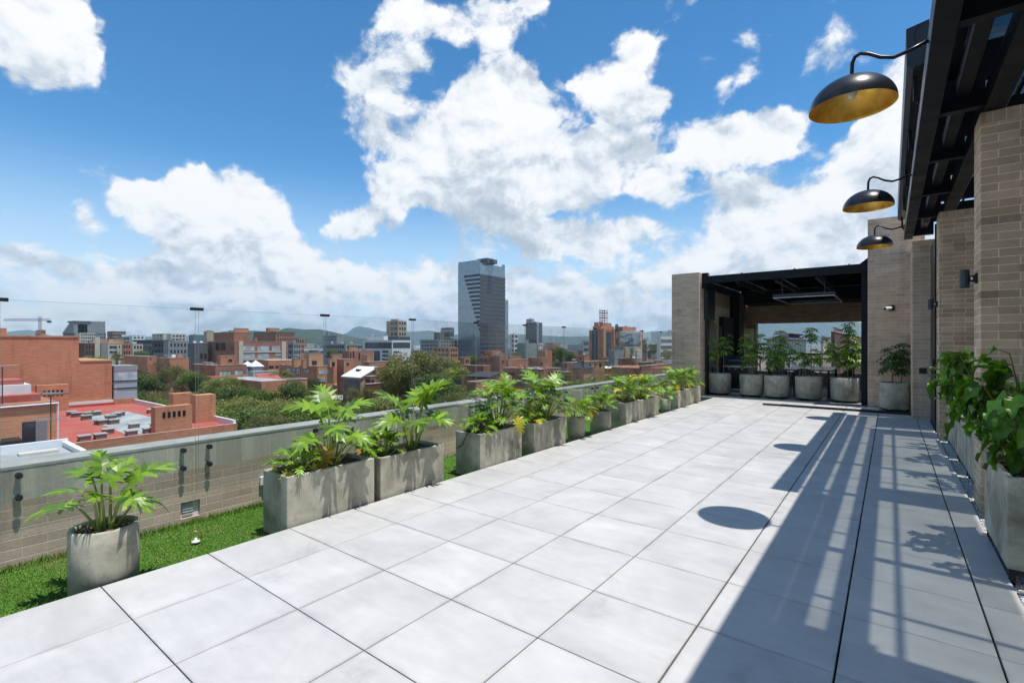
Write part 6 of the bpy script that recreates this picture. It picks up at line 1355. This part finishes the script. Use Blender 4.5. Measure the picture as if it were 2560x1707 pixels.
for a in [
 (322, 905, 120, 80, 'open', T_B, 'thin grey green tree right of the bay window'),
 (352, 930, 112, 110, 'round', T_D, 'dark full tree just right of the bay window'),
 (405, 893, 125, 62, 'bare', T_B, 'tall bare tree with grey twigs above the red roof'),
 (438, 905, 122, 66, 'open', T_O, 'half leafed tree beside the tall bare one'),
 (310, 975, 98, 90, 'round', T_D, 'dark tree low behind the red roof parapet, leftmost'),
 (385, 965, 100, 110, 'open', T_O, 'greyish tree behind the red roof below the bare tree'),
 (468, 935, 112, 80, 'open', T_B, 'dry looking tree left of the orange wall house'),
 (455, 985, 92, 100, 'wide', T_G, 'bright green flat topped tree behind the two brick chimneys'),
 (515, 965, 96, 110, 'wide', T_G, 'fresh green tree right of the two brick chimneys'),
 (575, 960, 92, 130, 'round', T_D, 'broad dark green tree below the grey sheet roof'),
 (640, 962, 94, 110, 'wide', T_G, 'green tree below the red sheet roof'),
 (535, 1010, 76, 130, 'round', T_G, 'nearest full green tree left of the first tall philodendron'),
 (620, 1015, 74, 140, 'round', T_D, 'dark tree crown just above the parapet, middle left'),
 (690, 990, 82, 120, 'wide', T_O, 'olive tree crown behind the first tall philodendron'),
 (740, 950, 98, 90, 'round', T_D, 'dark tree before the square tower block'),
 (775, 975, 88, 90, 'open', T_G, 'loose green tree before the ochre house'),
 (850, 945, 104, 80, 'bare', T_B, 'bare dark twiggy tree below the white sloping roof'),
 (835, 990, 84, 90, 'open', T_O, 'dry olive tree behind the nearest long planters'),
 (905, 955, 100, 70, 'open', T_O, 'olive tree below the white roofed house'),
 (955, 985, 84, 120, 'round', T_O, 'olive tree below the big crown, behind the second planter'),
 (1040, 872, 96, 150, 'round', T_O, 'biggest olive tree, left crown, before the glass tower'),
 (1110, 868, 99, 130, 'tall', T_O, 'tall olive tree beside the biggest one, below the glass tower'),
 (1005, 905, 101, 120, 'round', T_O, 'left shoulder of the olive trees, beside the white roofed house'),
 (1085, 925, 90, 130, 'round', T_D, 'darker olive crown in front of the two biggest trees'),
 (1150, 970, 80, 120, 'wide', T_O, 'low olive tree before the nearest ochre brick house'),
 (480, 925, 108, 70, 'round', T_G, 'green crown between the orange wall house and the chimneys'),
 (560, 935, 103, 90, 'wide', T_O, 'olive crown just below the orange wall house'),
 (660, 938, 108, 70, 'open', T_G, 'light green crown right below the red sheet roof'),
 (705, 925, 118, 60, 'round', T_O, 'olive crown before the house with the square tower'),
 (780, 935, 112, 70, 'open', T_B, 'dry crown left of the white sloping roof'),
 (590, 985, 80, 120, 'wide', T_O, 'olive green tree in the middle of the tree belt'),
 (500, 1030, 68, 110, 'wide', T_G, 'lowest bright green crown beside the red roof corner'),
 (670, 1030, 68, 110, 'wide', T_O, 'lowest olive crown just over the parapet behind the nearest planters'),
 (760, 1005, 74, 100, 'round', T_G, 'green crown over the parapet between the first two tall philodendrons'),
 (905, 990, 80, 90, 'open', T_G, 'green crown over the parapet behind the second long planter'),
 (1470, 935, 118, 110, 'open', T_G, 'loose green tree behind the yellowish philodendron, left'),
 (1530, 918, 125, 120, 'open', T_O, 'thin grey olive tree below the brick tower'),
 (1440, 965, 105, 90, 'round', T_O, 'round olive bush tree behind the pale round pot'),
 (1580, 965, 112, 110, 'open', T_O, 'thin tree behind the far planters near the pillar'),
 (1400, 866, 350, 48, 'round', T_D, 'dark green tree mass right of the sage block'),
 (1382, 872, 345, 36, 'round', T_D, 'smaller dark tree left of the dark tree mass'),
 (1425, 880, 300, 30, 'round', T_D, 'small dark tree right of the dark tree mass'),
 (1243, 877, 330, 32, 'wide', T_G, 'light green tree at the right foot of the glass tower'),
 (1290, 876, 330, 28, 'open', T_O, 'small loose tree between glass tower and sage block'),
 (1190, 885, 300, 60, 'round', T_D, 'dark trees at the left foot of the glass tower'),
 (350, 875, 240, 42, 'round', T_D, 'dark tree before the yellow topped house'),
 (230, 886, 110, 55, 'wide', T_G, 'bright shrub growing on the low step of the blind wall'),
 (292, 880, 150, 26, 'open', T_O, 'loose flowering tree behind the low step of the blind wall'),
 (830, 872, 270, 28, 'wide', T_G, 'round green tree left of the brick office'),
 (1635, 858, 380, 30, 'round', T_D, 'dark tree right of the brick tower'),
 (1668, 866, 330, 36, 'open', T_O, 'thin tree between brick tower and white office')]:
    tree(*a)
FT = R(77); ok = tr_ = 0
while ok < 105 and tr_ < 3000:
    tr_ += 1; u = FT.uniform(60, 1740); d = 170 * 6 ** FT.random(); h = FT.uniform(8, 13); w_ = FT.uniform(7, 13); v = HY + F * (EYE - GZ - h) / d; wp = w_ * F / d
    if blocked(u - wp / 2, u + wp / 2, v, d): continue
    k = FT.choice((T_G, T_O, T_D, T_D)); tree(u, v, d, wp, FT.choice(('round', 'wide', 'round', 'open')), k, {T_G: 'small bright green tree between the city roofs', T_O: 'small olive tree between the city roofs', T_D: 'small dark tree between the city roofs'}[k], group='small trees between the city roofs'); ok += 1

# ------------------------------------------------------------------ far hills and the air
def ridge(pts, d, depth, seed, rough_, name='hills', extend=0):
    """hill range: skyline given as (u, v) seen from the terrace, standing d metres off"""
    mb = MB(); n = 150; us = np.linspace(pts[0][0], pts[-1][0], n); vs = np.interp(us, [p[0] for p in pts], [p[1] for p in pts]); rows = 16
    for j in range(rows):
        q = j / (rows - 1.0)                      # 0 front foot .. 1 behind the crest
        for i in range(n):
            p = at_d(us[i], vs[i], d); top = p.z - GZ; prof = sin(min(1, q / .62) * pi / 2) ** 1.3 if q < .62 else cos((q - .62) / .38 * pi / 2)
            dd = d + depth * (q - .62); r = at_d(us[i], 0, dd); nz = mnoise.fractal(Vector((r.x * .0022 + seed, r.y * .0022, seed)), .9, 2.1, 6)
            mb.v.append((r.x, r.y, GZ - .5 + max(0.0, top * prof * (1 + .0 * nz) + nz * rough_ * top * (prof * (1 - prof) * 2 + .12 * prof))))
    for j in range(rows - 1):
        for i in range(n - 1): k = j * n + i; mb.f.append((k, k + 1, k + n + 1, k + n)); mb.mi.append(0)
    return tag(mb.obj(name, M_HILL, smooth=True), kind='structure')
M_HILL = pmat('wooded_hill', rough=.95, spec=.1, fn=lambda t, p: t.put(p.inputs['Base Color'], t.ramp(t.noise(gpos(t), .008, 8, .65), [(.35, (.015, .035, .02)), (.55, (.035, .055, .03)), (.72, (.09, .09, .06))])))
ridge([(-300, 850), (10, 832), (40, 826), (70, 824), (110, 834), (150, 846), (260, 845), (330, 843), (420, 840), (520, 838)], 7800, 2300, 1, .5)
ridge([(480, 846), (560, 828), (600, 824), (640, 826), (680, 828), (715, 821), (760, 826), (800, 824), (830, 830), (880, 842), (960, 856)], 3000, 1200, 2, .6)
ridge([(820, 848), (868, 832), (885, 819), (900, 815), (925, 819), (960, 829), (990, 830), (1040, 828), (1075, 826), (1110, 834), (1180, 838), (1300, 836), (1420, 842), (1520, 838), (1640, 828), (1720, 826)], 7800, 2300, 3, .5)
ridge([(1640, 840), (1740, 832), (1840, 822), (1880, 815), (1905, 806), (1960, 796), (2040, 790), (2120, 798), (2150, 806), (2250, 812), (2400, 800), (2700, 815)], 7800, 2300, 4, .45)
HZ = 640.0
hz_ = MB().box(-9500, -6500, GZ - 1.2, 6500, 9500, HZ).obj('haze', bpy.data.materials.new('haze_air')); hm = hz_.data.materials[0]; hm.use_nodes = True; ht = NT(hm.node_tree); ht.n.clear()
ho = ht.new('ShaderNodeOutputMaterial'); hv = ht.new('ShaderNodeVolumePrincipled'); hv.inputs['Color'].default_value = (.62, .83, 1.0, 1); hv.inputs['Density'].default_value = 7.5e-5; hv.inputs['Anisotropy'].default_value = .0
ht.l.new(hv.outputs[0], ho.inputs['Volume']); tag(hz_, kind='stuff')
